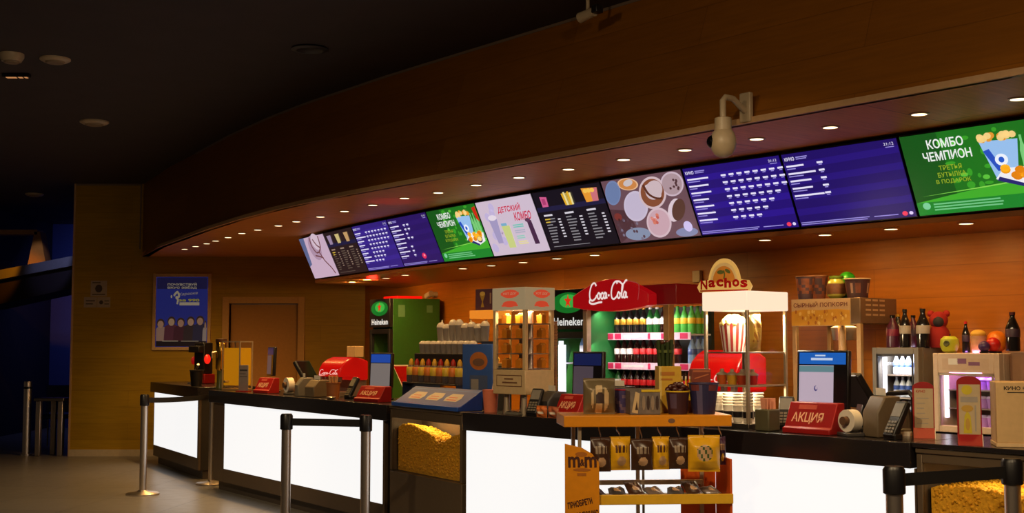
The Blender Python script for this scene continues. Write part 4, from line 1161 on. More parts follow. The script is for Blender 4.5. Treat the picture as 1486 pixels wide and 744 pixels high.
# ---------------------------------------------------------------- point of sale pieces
M_SCRD = mat('dark screen glass', (20, 18, 24), 0.12)
M_SCRP = mat('lit pale screen', (176, 160, 178), 0.3, emit=0.75, emit_col=(196, 178, 196))
M_SCRB = mat('lit blue band', (26, 96, 190), 0.3, emit=0.8, emit_col=(26, 96, 190))
M_SCRT = mat('lit teal strip', (110, 150, 160), 0.3, emit=0.6)
M_SCRW = mat('lit white text', (190, 210, 240), 0.3, emit=0.8)
M_REDCARD = mat('red promo card', (150, 16, 16), 0.45)
M_REDL = mat('cream promo lettering', (232, 186, 150), 0.5)
def display(run, x, d, lab, w=0.30, h=0.31, zc=1.13, tilt=0.10, turn=0.0, style=1, side_dark=0.0, mirror=False):
    p = run.at(x, d, ZT)
    t = thing('customer_display', lab, 'monitor', p, run.rz + turn, 'customer displays on the counters')
    MB().box(-0.09, 0.09, -0.01, 0.11, 0, 0.014).build('base', M_BLACK, t, 0.004)
    MB().cbox((0, 0.05, 0.065), (0.06, 0.03, 0.13), rx=0.12).build('stand', M_BLACK, t, 0.004)
    Mx = Matrix.Translation((0, 0.02, zc - ZT)) @ Matrix.Rotation(-tilt, 4, 'X')
    MB().box(-w / 2, w / 2, 0, 0.032, 0, h).xform(Mx).build('housing', M_BLACK, t, 0.006)
    m_ = MB(); F = Flat(m_, (-w / 2, -0.001, 0), (w, 0, 0), (0, 0, h), (0, -1, 0), 0.0005)
    mats = [M_SCRD, M_SCRB, M_SCRP, M_SCRT, M_SCRW, mat('lit indigo line', (90, 80, 150), 0.3, emit=0.5)]
    F.rect(0.03, 0.03, 0.97, 0.97, 0, 1)
    if style in (3, 4):
        mats = mats + [mat('dim blue band', (24, 36, 92), 0.3, emit=0.5), mat('dim grey screen', (92, 80, 92), 0.3, emit=0.5)]
        if style == 4: mats[6] = mat('soft blue band', (40, 84, 190), 0.3, emit=0.6); mats[7] = mat('soft pale screen', (150, 140, 136), 0.3, emit=0.5)
        F.rect(0.05, 0.72, 0.95, 0.96, 6, 2); F.rect(0.05, 0.05, 0.70 if style == 3 else 0.95, 0.70, 7, 2)
    elif style:
        u1 = 0.72 if side_dark else 0.95
        F.rect(0.05, 0.77, 0.95, 0.96, 1, 2)
        F.rect(0.05, 0.05, u1, 0.75, 2, 2); F.rect(0.05, 0.64, u1, 0.74, 3, 3)
        F.rect(0.36, 0.90, 0.56, 0.925, 4, 3); F.rect(0.28, 0.835, 0.70, 0.875, 4, 3)
        F.rect(0.08, 0.07, u1 - 0.05, 0.11, 5, 3); F.ell(0.38, 0.37, 0.035, 0.045, 5, 3); F.ell(0.39, 0.38, 0.022, 0.03, 2, 4)
        if style == 2:
            pass
    m_.xform(Mx).build('screen', mats, t, fix=False)
    return t
def promo(run, x, d, lab, w, h=0.14, turn=0.0, text='АКЦИЯ', dp=0.14):
    p = run.at(x, d, ZT)
    t = thing('promo_box', lab, 'box', p, run.rz + turn, 'red promotion boxes on the counters')
    pr = [(0, 0), (dp, 0), (dp, h), (dp * 0.55, h), (0.02, 0.035), (0, 0.03)]
    b = MB().prism([(q[0], q[1]) for q in pr], (w / 2, -dp / 2, 0), (0, 1, 0), (0, 0, 1), (1, 0, 0), w)
    b.build('card_body', M_REDCARD, t, 0.005)
    sl = Vector((0, dp * 0.55 - 0.02, h - 0.035)); nrm = Vector((0, -sl.z, sl.y)).normalized()
    m_ = MB(); F = Flat(m_, Vector((-w / 2, -dp / 2 + 0.02, 0.035)) + nrm * 0.0006, (w, 0, 0), sl, nrm, 0.0005)
    F.text(text, 0.45, 0.36, 0.66, 0.46, 0, 1, 0.02); F.rect(0.22, 0.72, 0.60, 0.90, 1, 1)
    m_.build('lettering', [M_REDL, mat('pale red print', (190, 80, 66), 0.5)], t, fix=False)
    return t
def terminal(run, x, d, lab, turn=0.3):
    """black staff till screen seen from behind"""
    p = run.at(x, d, ZT)
    t = thing('till_screen', lab, 'monitor', p, run.rz + turn)
    MB().box(-0.10, 0.10, -0.06, 0.10, 0, 0.02).build('base', M_BLACK, t, 0.005)
    MB().cbox((0, 0.02, 0.08), (0.07, 0.05, 0.15), rx=-0.3).build('stand', M_BLACK, t, 0.005)
    MB().box(-0.15, 0.15, -0.02, 0.02, -0.11, 0.11).xform(Matrix.Translation((0, -0.01, 0.22)) @ Matrix.Rotation(0.55, 4, 'X')).build('housing', M_BLACK, t, 0.01)
    MB().box(-0.13, 0.13, 0.02, 0.0215, -0.095, 0.095).xform(Matrix.Translation((0, -0.01, 0.22)) @ Matrix.Rotation(0.55, 4, 'X')).build('screen', M_SCRD, t)
    return t
def printer(run, x, d, lab, w=0.13, h=0.15, dp=0.15, turn=0.0, col=None):
    p = run.at(x, d, ZT)
    t = thing('receipt_printer', lab, 'printer', p, run.rz + turn)
    c = col or M_DGREY
    MB().prism([(0, 0), (dp, 0), (dp, h), (dp * 0.35, h), (0, h * 0.6)], (w / 2, -dp / 2, 0), (0, 1, 0), (0, 0, 1), (1, 0, 0), w).build('body', c, t, 0.008)
    MB().box(-w * 0.36, w * 0.36, -0.012, 0.012, h - 0.001, h + 0.003).build('paper_slot', M_BLACK, t)
    MB().box(-w * 0.32, w * 0.32, -0.002, 0.0, h + 0.002, h + 0.04).build('receipt', M_WHT, t)
    return t
def tape_roll(run, x, d, lab, turn=0.4, R_=0.058):
    p = run.at(x, d, ZT)
    t = thing('paper_roll', lab, 'paper roll', p, run.rz + turn)
    pr = [(R_ * 0.42, -0.03), (R_, -0.03), (R_, 0.03), (R_ * 0.42, 0.03), (R_ * 0.42, -0.03)]
    MB().lathe(pr, (0, 0, R_ + 0.022), 28, axis=(0.35, -1, 0), caps=False).build('roll', M_WHT, t)
    MB().cyl((0.02, -0.055, R_ + 0.022), (-0.02, 0.055, R_ + 0.022), R_ * 0.38, n=20).build('core', mat('brown card core', (96, 66, 44), 0.8), t)
    MB().box(-0.06, 0.06, -0.05, 0.05, 0, 0.02).build('cradle', M_DGREY, t, 0.005)
    return t
def phone_pos(run, x, d, lab, turn=-0.2, h=0.18):
    p = run.at(x, d, ZT)
    t = thing('card_reader', lab, 'card reader', p, run.rz + turn)
    Mx = Matrix.Rotation(-0.5, 4, 'X')
    MB().box(-0.045, 0.045, 0, 0.05, 0, 0.03).build('dock', M_BLACK, t, 0.005)
    MB().box(-0.042, 0.042, -0.012, 0.022, 0.0, h).xform(Matrix.Translation((0, 0.0, 0.012)) @ Mx).build('body', M_BLACK, t, 0.008)
    MB().box(-0.034, 0.034, -0.0135, -0.012, h * 0.55, h * 0.92).xform(Matrix.Translation((0, 0.0, 0.012)) @ Mx).build('screen', mat('grey reader screen', (120, 116, 110), 0.3), t)
    k_ = MB()
    for i in range(3):
        for j in range(4): k_.box(-0.03 + i * 0.022, -0.014 + i * 0.022, -0.0155, -0.012, 0.02 + j * 0.018, 0.032 + j * 0.018)
    k_.xform(Matrix.Translation((0, 0.0, 0.012)) @ Mx).build('keypad', M_GREY, t)
    return t

# right-hand till
display(RS, 1188, 0.30, 'lit customer display behind the largest red promo box, under the popcorn sign', 0.325, 0.335, 1.135, 0.06, 0.08, 1, 1)
promo(RS, 1178, 0.12, 'largest red promo box, under the right customer display', 0.305, 0.165)
terminal(RS, 1243, 0.52, 'black till screen right of the customer display under the popcorn sign', -0.5)
tape_roll(RS, 1232, 0.11, 'white paper roll right of the largest red promo box', -0.5)
printer(RS, 1277, 0.19, 'taupe receipt printer below the small grey fridge', 0.12, 0.21, 0.15, -0.3, mat('taupe plastic', (100, 84, 64), 0.5))
phone_pos(RS, 1287, 0.05, 'black card reader right of the taupe receipt printer', -0.3, 0.20)
p = RS.at(1303, 0.38, ZT)
t = thing('cutlery_holder', 'grey dome-shaped holder under a black bracket, left of the table sign', 'holder', p, RS.rz)
MB().lathe([(0.075, 0), (0.08, 0.03), (0.07, 0.04), (0.066, 0.10), (0.05, 0.15), (0.02, 0.165), (0, 0.167)], n=24).build('body', mat('taupe dome', (92, 78, 62), 0.5), t)
MB().tube([(-0.10, 0, 0), (-0.10, 0, 0.19), (-0.06, 0, 0.215), (0.06, 0, 0.225), (0.085, 0, 0.20), (0.085, 0, 0)], 0.014, 10).build('bracket', M_BLACK, t)
MB().lathe([(0.085, 0), (0.085, 0.022), (0.06, 0.026)], n=24).build('rim', M_WHT, t)

# printed table signs with red arched tops
def table_sign(x, d, lab, w, h, yellow):
    p = RS.at(x, d, ZT)
    t = thing('table_sign', lab, 'sign', p, RS.rz + 0.55, 'table signs with red arched tops')
    arch = [(-w / 2, 0.03), (w / 2, 0.03), (w / 2, h - 0.03)] + [(w / 2 * cos(a), h - 0.03 + 0.03 * sin(a)) for a in [pi * k / 10 for k in range(1, 10)]] + [(-w / 2, h - 0.03)]
    MB().prism(arch, (0, -0.005, 0), (1, 0, 0), (0, 0, 1), (0, -1, 0), 0.012).build('board', M_REDCARD, t)
    m_ = MB(); F = Flat(m_, (-w / 2, -0.0055, 0), (w, 0, 0), (0, 0, h), (0, -1, 0), 0.0006)
    mats = [mat('cream sign card', (190, 168, 134), 0.5), mat('yellow print', (200, 180, 40), 0.5), M_RED, mat('grey print', (160, 150, 140), 0.5), mat('gold print', (190, 150, 60), 0.5)]
    F.rect(0.08, 0.13, 0.95, 0.88, 0, 1)
    if yellow:
        F.ell(0.42, 0.80, 0.22, 0.07, 1, 2); F.rect(0.15, 0.62, 0.85, 0.70, 3, 2)
        F.poly([(0.25, 0.17), (0.6, 0.17), (0.55, 0.42), (0.42, 0.50), (0.3, 0.42)], 1, 2); F.ell(0.42, 0.53, 0.24, 0.05, 4, 3); F.ell(0.43, 0.3, 0.09, 0.09, 4, 3)
        F.rect(0.72, 0.2, 0.78, 0.58, 3, 2)
    else:
        F.text('КИНО', 0.38, 0.83, 0.42, 0.05, 2, 2, 0.02)
        for k in range(6): F.rect(0.18, 0.70 - 0.09 * k, 0.18 + random.uniform(0.3, 0.6), 0.715 - 0.09 * k, 3, 2)
    m_.build('print', mats, t, fix=False)
    MB().prism([(-0.055, 0), (0.055, 0), (0.012, 0.05), (-0.012, 0.05)], (w / 2, 0, 0), (0, 1, 0), (0, 0, 1), (1, 0, 0), w).build('base', M_REDCARD, t, 0.002)
    MB().prism([(-0.054, 0), (0.054, 0), (0.012, 0.049), (-0.012, 0.049)], (w / 2 + 0.003, 0, 0), (0, 1, 0), (0, 0, 1), (1, 0, 0), 0.003).build('base_end', M_WHT, t)
table_sign(1338, 0.30, 'cream table sign with red text, left of the cream fridge door', 0.105, 0.285, False)
table_sign(1404, 0.06, 'table sign with yellow bucket picture, in front of the cream fridge', 0.11, 0.325, True)
# white donation box
p = RS.at(1443, 0.05, ZT + 0.0005)
t = thing('ballot_box', 'white box printed with cinema name at the right edge of the counter', 'box', p, RS.rz + 0.62)
W_, H2 = 0.30, 0.30
MB().box(0, W_, 0, 0.22, 0.018, H2).build('carton', mat('cream carton', (214, 176, 122), 0.6), t, 0.003)
MB().box(-0.004, W_ + 0.004, -0.004, 0.224, 0, 0.018).build('foot_band', mat('pale carton', (226, 190, 140), 0.6), t, 0.002)
m_ = MB(); F = Flat(m_, (0, -0.0006, 0), (1, 0, 0), (0, 0, 1), (0, -1, 0), 0.0006)
F.text('КИНО', 0.072, 0.272, 0.072, 0.018, 0, 1, 0.02); F.rect(0.118, 0.268, 0.17, 0.272, 0); F.rect(0.118, 0.276, 0.16, 0.279, 0); F.rect(0.05, 0.250, 0.17, 0.254, 0)
m_.build('print', [M_BLACK], t, fix=False)

# ---------------------------------------------------------------- nacho warmer on the counter
nw, nd = 0.325, 0.36
p = RS.at(1085, 0.11, ZT)
na = thing('nacho_warmer', 'lit glass warmer with nacho sign on top and popcorn bucket inside', 'food warmer', p, RS.rz)
NH = 0.78
MB().box(-nw, 0, 0, nd, 0, 0.03).build('base', M_STEEL, na, 0.003)
fr = MB()
for x0 in (-nw, -0.018):
    for y0 in (0, nd - 0.018): fr.box(x0, x0 + 0.018, y0, y0 + 0.018, 0.03, NH - 0.11)
fr.box(-nw + 0.018, -0.018, 0, 0.012, 0.235, 0.247).box(-0.012, 0, 0.018, nd - 0.018, 0.235, 0.247)
fr.build('frame', M_ALU, na, 0.002)
M_LITW = mat('lit cream header', (255, 226, 190), 0.4, emit=0.95, emit_col=(255, 230, 200))
MB().box(-nw - 0.006, 0.006, -0.006, nd + 0.006, NH - 0.11, NH).build('header', M_LITW, na, 0.006)
g_ = MB().box(-nw + 0.018, -0.018, 0.006, 0.009, 0.247, NH - 0.11).box(-0.009, -0.006, 0.018, nd - 0.018, 0.247, NH - 0.11)
g_.build('glass', M_GLASS, na)
MB().box(-nw + 0.01, -0.01, 0.012, nd - 0.01, 0.425, 0.433).build('glass_shelf', M_CHROME, na)
MB().box(-nw + 0.01, -0.01, 0.012, nd - 0.01, 0.235, 0.243).build('lower_shelf', M_STEEL, na)
# sign
sg = MB()
out = [(0.16 * cos(a) * 0.62, 0.05 + 0.145 * sin(a)) for a in [pi * k / 20 for k in range(0, 21)]]
base_ = [(-0.155, 0.0), (0.155, 0.0), (0.165, 0.045), (0.13, 0.075), (0.10, 0.07)]
outline = [(-0.155, 0.0), (0.155, 0.0), (0.17, 0.03), (0.15, 0.065)] + out[1:-1] + [(-0.15, 0.065), (-0.17, 0.03)]
SA = Vector((0.985, -0.17, 0))
ang = -RS.rz
def fr_dir(wx, wy): return Vector((wx * cos(ang) - wy * sin(ang), wx * sin(ang) + wy * cos(ang), 0))
ex_ = fr_dir(0.83, -0.55).normalized(); en_ = Vector((ex_.y, -ex_.x, 0))
so_ = Vector((-nw * 0.62, 0.04, NH))
sign = MB().prism(outline, so_, ex_, (0, 0, 1), en_, 0.02).build('sign_board', mat('lit yellow sign', (236, 180, 90), 0.4, emit=0.6, emit_col=(236, 180, 90)), na)
m_ = MB(); F = Flat(m_, so_ + en_ * 0.0006, ex_, (0, 0, 1), en_, 0.0006)
F.ell(0.0, 0.055, 0.085, 0.115, 1, 1, 24, 0, pi); F.ell(0, 0.055, 0.07, 0.095, 2, 2, 24, 0, pi)
F.ell(-0.02, 0.115, 0.022, 0.012, 3, 3, 12); F.ell(0.025, 0.12, 0.02, 0.01, 3, 3, 12, rot=-0.6); F.stroke([(0.0, 0.075), (0.005, 0.10), (0.0, 0.125)], 0.008, 3, 3)
for k, ch in enumerate('Nachos'):
    F.text(ch, -0.125 + 0.05 * k, 0.045 + 0.008 * sin(pi * k / 5), 0.044, 0.058 if ch in 'Nh' else 0.044, 0, 5, 0.04)
F.rect(-0.15, 0.004, 0.15, 0.012, 0, 4)
m_.build('sign_print', [M_RED, mat('cream sign print', (240, 210, 150), 0.5), mat('amber sign print', (220, 140, 40), 0.5), mat('olive sign print', (90, 100, 30), 0.5)], na, fix=False)
light('warmer_lamp', 'AREA', local(na, (-nw / 2, nd / 2, NH - 0.13)), 24.0, (1.0, 0.86, 0.64), target=local(na, (-nw / 2, nd / 2, 0.3)), size=0.22)
light('warmer_lamp', 'AREA', local(na, (-nw / 2, nd * 0.4, 0.225)), 5.0, (1.0, 0.8, 0.5), target=local(na, (-nw / 2, nd * 0.4, 0.0)), size=0.22)
M_STRIPE_R = mat('red stripe', (170, 50, 40), 0.5)
M_POPL = mat('pale popcorn', (240, 208, 120), 0.75, vary=0.3, scale=60)
def popcorn_bucket(name, lab, loc, r0, r1, h, grp=None, stripes=True, n_s=14, rz=0):
    t = thing(name, lab, 'bucket', loc, rz, grp)
    m_ = MB(); n = n_s * 2
    for k in range(n):
        a0, a1 = 2 * pi * k / n, 2 * pi * (k + 1) / n
        am = (a0 + a1) / 2
        v = []
        for (r, z) in ((r0, 0), (r1, h)):
            v += [(r * cos(a), r * sin(a), z) for a in (a0, am, a1)]
        m_.add(v, [(0, 1, 4, 3), (1, 2, 5, 4)], k % 2)
    m_.add([(r0 * cos(2 * pi * k / n), r0 * sin(2 * pi * k / n), 0.0) for k in range(n)], [tuple(range(n))], 0)
    m_.build('bucket', [M_WHT, M_STRIPE_R], t)
    m_ = MB()
    for _ in range(90):
        a, q = random.uniform(0, 2 * pi), r1 * sqrt(random.random()) * 0.95
        m_.ball((q * cos(a), q * sin(a), h - 0.01 + 0.05 * (1 - (q / r1) ** 2)), random.uniform(0.010, 0.017), 8)
    pk = m_.build('popcorn_filling', M_POPL, t, angle=80); pk['kind'] = 'stuff'
    return t
popcorn_bucket('popcorn_bucket', 'striped bucket of popcorn inside the nacho warmer', local(na, (-nw * 0.68, nd * 0.40, 0.434)), 0.062, 0.085, 0.165)
def pouch(name, lab, cat, loc, rz, w, h, th, mats, paint, grp=None, fill=1.0, lean=0.0, tears=0.0):
    """pillow pack standing or hanging: base at z=0, front towards -y; paint(u,v)->material index"""
    t = thing(name, lab, cat, loc, rz, grp)
    m_ = MB(); nx, nz = 28, 36
    vs = []
    for sgn in (-1, 1):
        for j in range(nz + 1):
            for i in range(nx + 1):
                u, v = i / nx, j / nz
                e = min(1, (u * (1 - u) * 4)) ** 0.6 * max(0.0, min(1, (v - 0.05) / 0.25, (0.93 - v) / 0.22)) ** 0.7
                wv = 0.006 * sin(9 * u + 7 * v + sgn) * e
                vs.append(((u - 0.5) * w * (1 - 0.05 * e), sgn * (th / 2 * e + 0.001) + wv + lean * v * h, v * h))
    o = len(m_.v); m_.v += vs
    K = (nx + 1) * (nz + 1)
    for sg in (0, 1):
        for j in range(nz):
            for i in range(nx):
                a = sg * K + j * (nx + 1) + i
                m_.f.append([o + a, o + a + 1, o + a + nx + 2, o + a + nx + 1]); m_.m.append(paint((i + 0.5) / nx, (j + 0.5) / nz) if sg == 0 else 0)
    edge = [i for i in range(nx + 1)] + [j * (nx + 1) + nx for j in range(1, nz + 1)] + [nz * (nx + 1) + i for i in range(nx - 1, -1, -1)] + [j * (nx + 1) for j in range(nz - 1, 0, -1)]
    for a, b in zip(edge, edge[1:] + edge[:1]):
        m_.f.append([o + a, o + b, o + b + K, o + a + K]); m_.m.append(0)
    m_.build('pack', mats, t, angle=60)
    return t
M_CHIP = mat('yellow chip pack', (226, 186, 84), 0.45); M_CHIP2 = mat('amber chip pack', (190, 130, 50), 0.45)
pouch('nacho_pack', 'yellow nacho pack beside the bucket in the nacho warmer', 'snack pack', local(na, (-0.062, nd * 0.36, 0.434)), 0.75, 0.13, 0.225, 0.06, [M_CHIP, M_CHIP2], lambda u, v: 1 if 0.2 < u < 0.75 and (0.25 < v < 0.5 or 0.62 < v < 0.8) and int(u * 9 + v * 13) % 3 else 0)
# cups in the lower half
def cup_stack(name, lab, loc, r, n, mats, h0=0.10, step=0.018, grp=None, label_m=None):
    t = thing(name, lab, 'cups', loc, 0, grp)
    b = MB()
    for k in range(n):
        z = k * step
        b.lathe([(r * 0.78, z), (r, z + h0), (r * 1.04, z + h0), (r * 1.04, z + h0 - 0.006)] if k == 0 else [(r * 0.95, z + h0 - step * 0.9), (r, z + h0), (r * 1.04, z + h0), (r * 1.04, z + h0 - 0.006)], n=16, caps=(k == 0))
    b.build('cups', mats, t)
    if label_m: MB().lathe([(r * 0.86, h0 * 0.28), (r * 0.935, h0 * 0.62)], n=16, caps=False).xform(Matrix.Scale(1.02, 4)).build('print_band', label_m, t)
    return t
cs = cup_stack('cup_stack', 'white cup stack in the base of the nacho warmer, first from the left', local(na, (-nw + 0.055, 0.06, 0.031)), 0.031, 5, [M_WHT], 0.10, 0.017, 'cup stacks in the nacho warmer', M_BLACK)
for k in range(1, 5):
    dup(cs, local(na, (-nw + 0.055 + (k % 4) * 0.072 if k < 4 else -0.05, 0.06 if k < 4 else 0.15, 0.031)), 0, 'white cup stack in the base of the nacho warmer, %s' % ('second from the left', 'third from the left', 'rightmost at the front', 'behind the front row')[k - 1])
for q, (lx, ly, c) in enumerate(((-nw + 0.05, 0.10, (196, 90, 30)), (-nw + 0.125, 0.10, (206, 150, 40)), (-nw + 0.20, 0.10, (170, 60, 30)), (-nw + 0.275, 0.10, (180, 40, 36)))):
    tb = thing('sauce_pot', ('amber', 'yellow', 'brown', 'red')[q] + ' sauce pot on the lower shelf of the nacho warmer', 'sauce pot', local(na, (lx, ly, 0.2435)), 0, 'sauce pots in the nacho warmer')
    MB().lathe([(0.026, 0), (0.032, 0.05), (0.033, 0.055)], n=16).build('pot', mat('sauce %d' % q, c, 0.3), tb)
    MB().lathe([(0.035, 0.055), (0.035, 0.062), (0.012, 0.075), (0.012, 0.09), (0, 0.092)], n=16).build('lid', M_ALU, tb)
# items right of the warmer
p = RS.at(1108, 0.28, ZT)
t = thing('tissue_holder', 'pink topped tissue holder right of the nacho warmer base', 'holder', RS.at(1112, 0.10, ZT), RS.rz)
MB().box(-0.05, 0.05, -0.05, 0.05, 0, 0.12).build('box', mat('olive plastic', (84, 80, 56), 0.5), t, 0.008)
b = MB()
for k in range(7): b.cbox((random.uniform(-0.03, 0.03), random.uniform(-0.03, 0.03), 0.145), (0.03, 0.006, 0.07), rz=random.uniform(0, 3), rx=random.uniform(-0.4, 0.4))
b.build('tissues', mat('pink tissue', (220, 150, 120), 0.8), t)
phone_pos(RS, 1137, 0.27, 'black card reader with grey screen left of the largest red promo box', 0.5, 0.19)

# ---------------------------------------------------------------- lit red drink dispensers
M_TAP = mat('dispenser grey', (130, 112, 104), 0.4, 0.4)
def dispenser(run, x, d, lab, w, h, z0, turn=0.0):
    p = run.at(x, d, z0)
    t = thing('drink_dispenser', lab, 'drink dispenser', p, run.rz + turn)
    dp = 0.30
    prof = [(0, h * 0.50), (0.01, h * 0.70), (0.04, h * 0.84), (0.09, h * 0.94), (0.15, h), (dp * 0.75, h * 0.98), (dp, h * 0.90), (dp, h * 0.42), (dp * 0.45, h * 0.42), (dp * 0.45, h * 0.50)]
    MB().prism(prof, (w / 2, -dp / 2, 0), (0, 1, 0), (0, 0, 1), (1, 0, 0), w).build('hood', mat('lit dispenser red', (230, 20, 16), 0.25, emit=0.42, emit_col=(240, 16, 12)), t, 0.035, seg=4)
    MB().box(-w / 2 + 0.03, w / 2 - 0.03, dp * 0.05, dp / 2, 0.0, h * 0.45).build('column', M_TAP, t, 0.006)
    MB().box(-w / 2 + 0.005, w / 2 - 0.005, -dp / 2 - 0.02, dp * 0.05, 0, 0.05).build('drip_tray', M_TAP, t, 0.004)
    k = max(3, int(w / 0.08))
    for i in range(k):
        x_ = -w / 2 + w * (i + 0.5) / k
        n = MB()
        n.cyl((x_, -dp / 2 + 0.04, h * 0.52), (x_, -dp / 2 + 0.04, h * 0.36), 0.016, 0.011, 12)
        n.cbox((x_, -dp / 2 + 0.025, h * 0.47), (0.03, 0.02, 0.05))
        n.build('tap', M_TAP, t)
    m_ = MB(); v0 = Vector((0, -dp / 2 + 0.0, h * 0.52)); v1 = Vector((0, -dp / 2 + 0.013, h * 0.72)); sl = v1 - v0
    nn_ = Vector((0, -sl.z, sl.y)).normalized()
    F = Flat(m_, v0 + nn_ * 0.002 + Vector((-w / 2, 0, 0)), (w / 10.5, 0, 0), sl / 4.2, nn_, 0.001)
    for st in sc_: F.stroke([(a + 0.4, b * 0.93 + 0.1) for a, b in st], 0.28, 0, 1, 4)
    m_.build('lettering', mat('lit pale lettering', (255, 190, 180), 0.3, emit=0.8), t, fix=False)
    return t
dispenser(RS, 1054, 0.62, 'lit red drink dispenser behind the nacho warmer', 0.40, 0.44, 1.026)
# staff shelf that carries the things behind the front counters
p = RS.at(1010, 0.645, 0)
"""the back half of the counter top is the same worktop"""
# ---------------------------------------------------------------- cheese popcorn machine and what stands on it
a = RS.at(1249, 1.14, 1.0); b = RS.at(1150, 1.14, 1.0)
mw = (a - b).length; mtop = RS.z(1200, 433, 1.14) - 1.0; mbot = RS.z(1200, 470, 1.14) - 1.0; md = 0.40
pm = thing('popcorn_machine', 'stainless popcorn machine with printed sign above the right customer display', 'popcorn machine', b, RS.rz)
MB().box(0, mw, 0.0, md, 0.0, 0.10).build('base', M_STEEL, pm, 0.004)
fr = MB()
for x0 in (0, mw - 0.03):
    for y0 in (0, md - 0.03): fr.box(x0, x0 + 0.03, y0, y0 + 0.03, 0.10, mbot)
fr.build('frame', M_TANM, pm, 0.002)
MB().box(0, mw, 0.004, md, mbot, mtop).build('top_box', mat('machine steel', (120, 96, 76), 0.4, 0.5), pm, 0.004)
MB().box(0.03, mw - 0.03, 0.008, 0.012, 0.10, mbot).box(mw - 0.012, mw - 0.008, 0.03, md - 0.03, 0.10, mbot).build('glass', M_GLASS, pm)
m_ = MB().box(0.0, mw - 0.07, -0.004, 0.004, mbot - 0.012, mtop)
F = Flat(m_, (0, -0.0046, mbot - 0.012), (mw - 0.07, 0, 0), (0, 0, mtop - mbot + 0.012), (0, -1, 0), 0.0005)
F.text('СЫРНЫЙ ПОПКОРН', 0.50, 0.80, 0.92, 0.20, 1, 2, 0.015)
F.poly([(0.0, 0.02), (1, 0.02), (1, 0.55), (0.8, 0.62), (0.5, 0.58), (0.2, 0.62), (0, 0.55)], 2, 1)
for k in range(60): F.ell(random.uniform(0.02, 0.97), random.uniform(0.08, 0.54), 0.018, 0.07, random.choice((2, 3, 4)), 2 + k % 3, 8)
m_.build('printed_sign', [mat('beige sign', (196, 164, 128), 0.5), mat('maroon sign print', (100, 30, 26), 0.5), mat('sign popcorn', (206, 150, 50), 0.5), mat('sign popcorn light', (226, 190, 110), 0.5), mat('sign popcorn dark', (170, 100, 36), 0.5)], pm, fix=False)
v = MB()
for j in range(4):
    for i in range(3): v.box(mw, mw + 0.002, 0.06 + i * 0.075, 0.115 + i * 0.075, mbot + 0.05 + j * 0.03, mbot + 0.062 + j * 0.03)
v.build('vent_slots', M_ALU, pm)
kt = MB().lathe([(0.0, mbot - 0.1), (0.075, mbot - 0.1), (0.085, mbot - 0.02), (0.03, mbot)], (mw / 2, md / 2, 0), 24).build('kettle', M_CHROME, pm)
MB().cyl((mw * 0.62, 0.10, 0.10), (mw * 0.60, 0.10, mbot), 0.032, 0.022, 20).build('chute', mat('pale chute', (206, 158, 104), 0.45), pm)
light('popcorn_machine_lamp', 'AREA', local(pm, (mw / 2, md / 2, mbot - 0.01)), 1.5, (1, 0.6, 0.2), target=local(pm, (mw / 2, md / 2, 0)), size=0.25)
PT = 1.0 + mtop
def pxw(x, d): return RS.at(x, d, 0).y / FPX
M_PURP = mat('dark purple print', (62, 44, 62), 0.5); M_SCENE = mat('poster print', (110, 60, 44), 0.5, vary=0.6, scale=25)
def bucket(lab, loc, r0, r1, h, mats, rim, paint=None, grp=None, name='paper_bucket', rz=0):
    t = thing(name, lab, 'bucket', loc, rz, grp)
    m_ = MB(); n = 28; z = 8
    for j in range(z):
        for k in range(n):
            q = []
            for jj, kk in ((j, k), (j, k + 1), (j + 1, k + 1), (j + 1, k)):
                a_ = 2 * pi * kk / n; r_ = r0 + (r1 - r0) * jj / z
                q.append((r_ * cos(a_), r_ * sin(a_), h * jj / z))
            m_.add(q, [(0, 1, 2, 3)], paint(k / n, (j + 0.5) / z) if paint else 0)
    m_.lathe([(r0, 0), (0, 0.001)], n=n, caps=False)
    m_.lathe([(r1 * 0.97, h), (r0 * 0.95, 0.012), (0, 0.012)], n=n, caps=False)
    m_.build('cup_wall', mats, t)
    MB().lathe([(r1, h - 0.008), (r1 * 1.04, h - 0.006), (r1 * 1.04, h), (r1 * 0.97, h), (r1 * 0.97, h - 0.008)], n=n, caps=False).build('rim', rim, t)
    return t
def paint_scene(u, v): return 1 if 0.2 < v < 0.85 and (int(u * 14) + int(v * 6)) % 3 != 0 else 0
bucket('large dark paper bucket on the popcorn machine, left end', RS.at(1170, 1.24, PT), 0.045, 0.062, 0.155, [M_PURP, M_SCENE], mat('brown rim', (130, 90, 66), 0.6), paint_scene, 'buckets on the popcorn machine')
bucket('tall flared bucket on the popcorn machine behind the left one', RS.at(1189, 1.40, PT), 0.042, 0.06, 0.165, [M_SCENE, M_PURP], mat('brown rim', (130, 90, 66), 0.6), paint_scene, 'buckets on the popcorn machine')
bucket('wide dark bucket with pale rim on the popcorn machine, rightmost', RS.at(1246, 1.26, PT), 0.062, 0.080, 0.125, [mat('dark plum print', (56, 30, 40), 0.5), M_SCENE, mat('pale print', (150, 120, 110), 0.5)], mat('pale rim', (206, 180, 150), 0.5), lambda u, v: 1 if (int(u * 18) % 4 == 0 and 0.2 < v < 0.8) else (2 if int(u * 28) % 7 == 3 and 0.3 < v < 0.7 else 0), 'buckets on the popcorn machine')
t = thing('novelty_cup', 'round clear cup with a brown figure picture on the popcorn machine', 'cup', RS.at(1215, 1.24, PT), RS.rz)
MB().lathe([(0.035, 0), (0.056, 0.02), (0.062, 0.06), (0.056, 0.10), (0.04, 0.125), (0.036, 0.13)], n=28).build('body', mat('amber clear plastic', (150, 150, 60), 0.15), t)
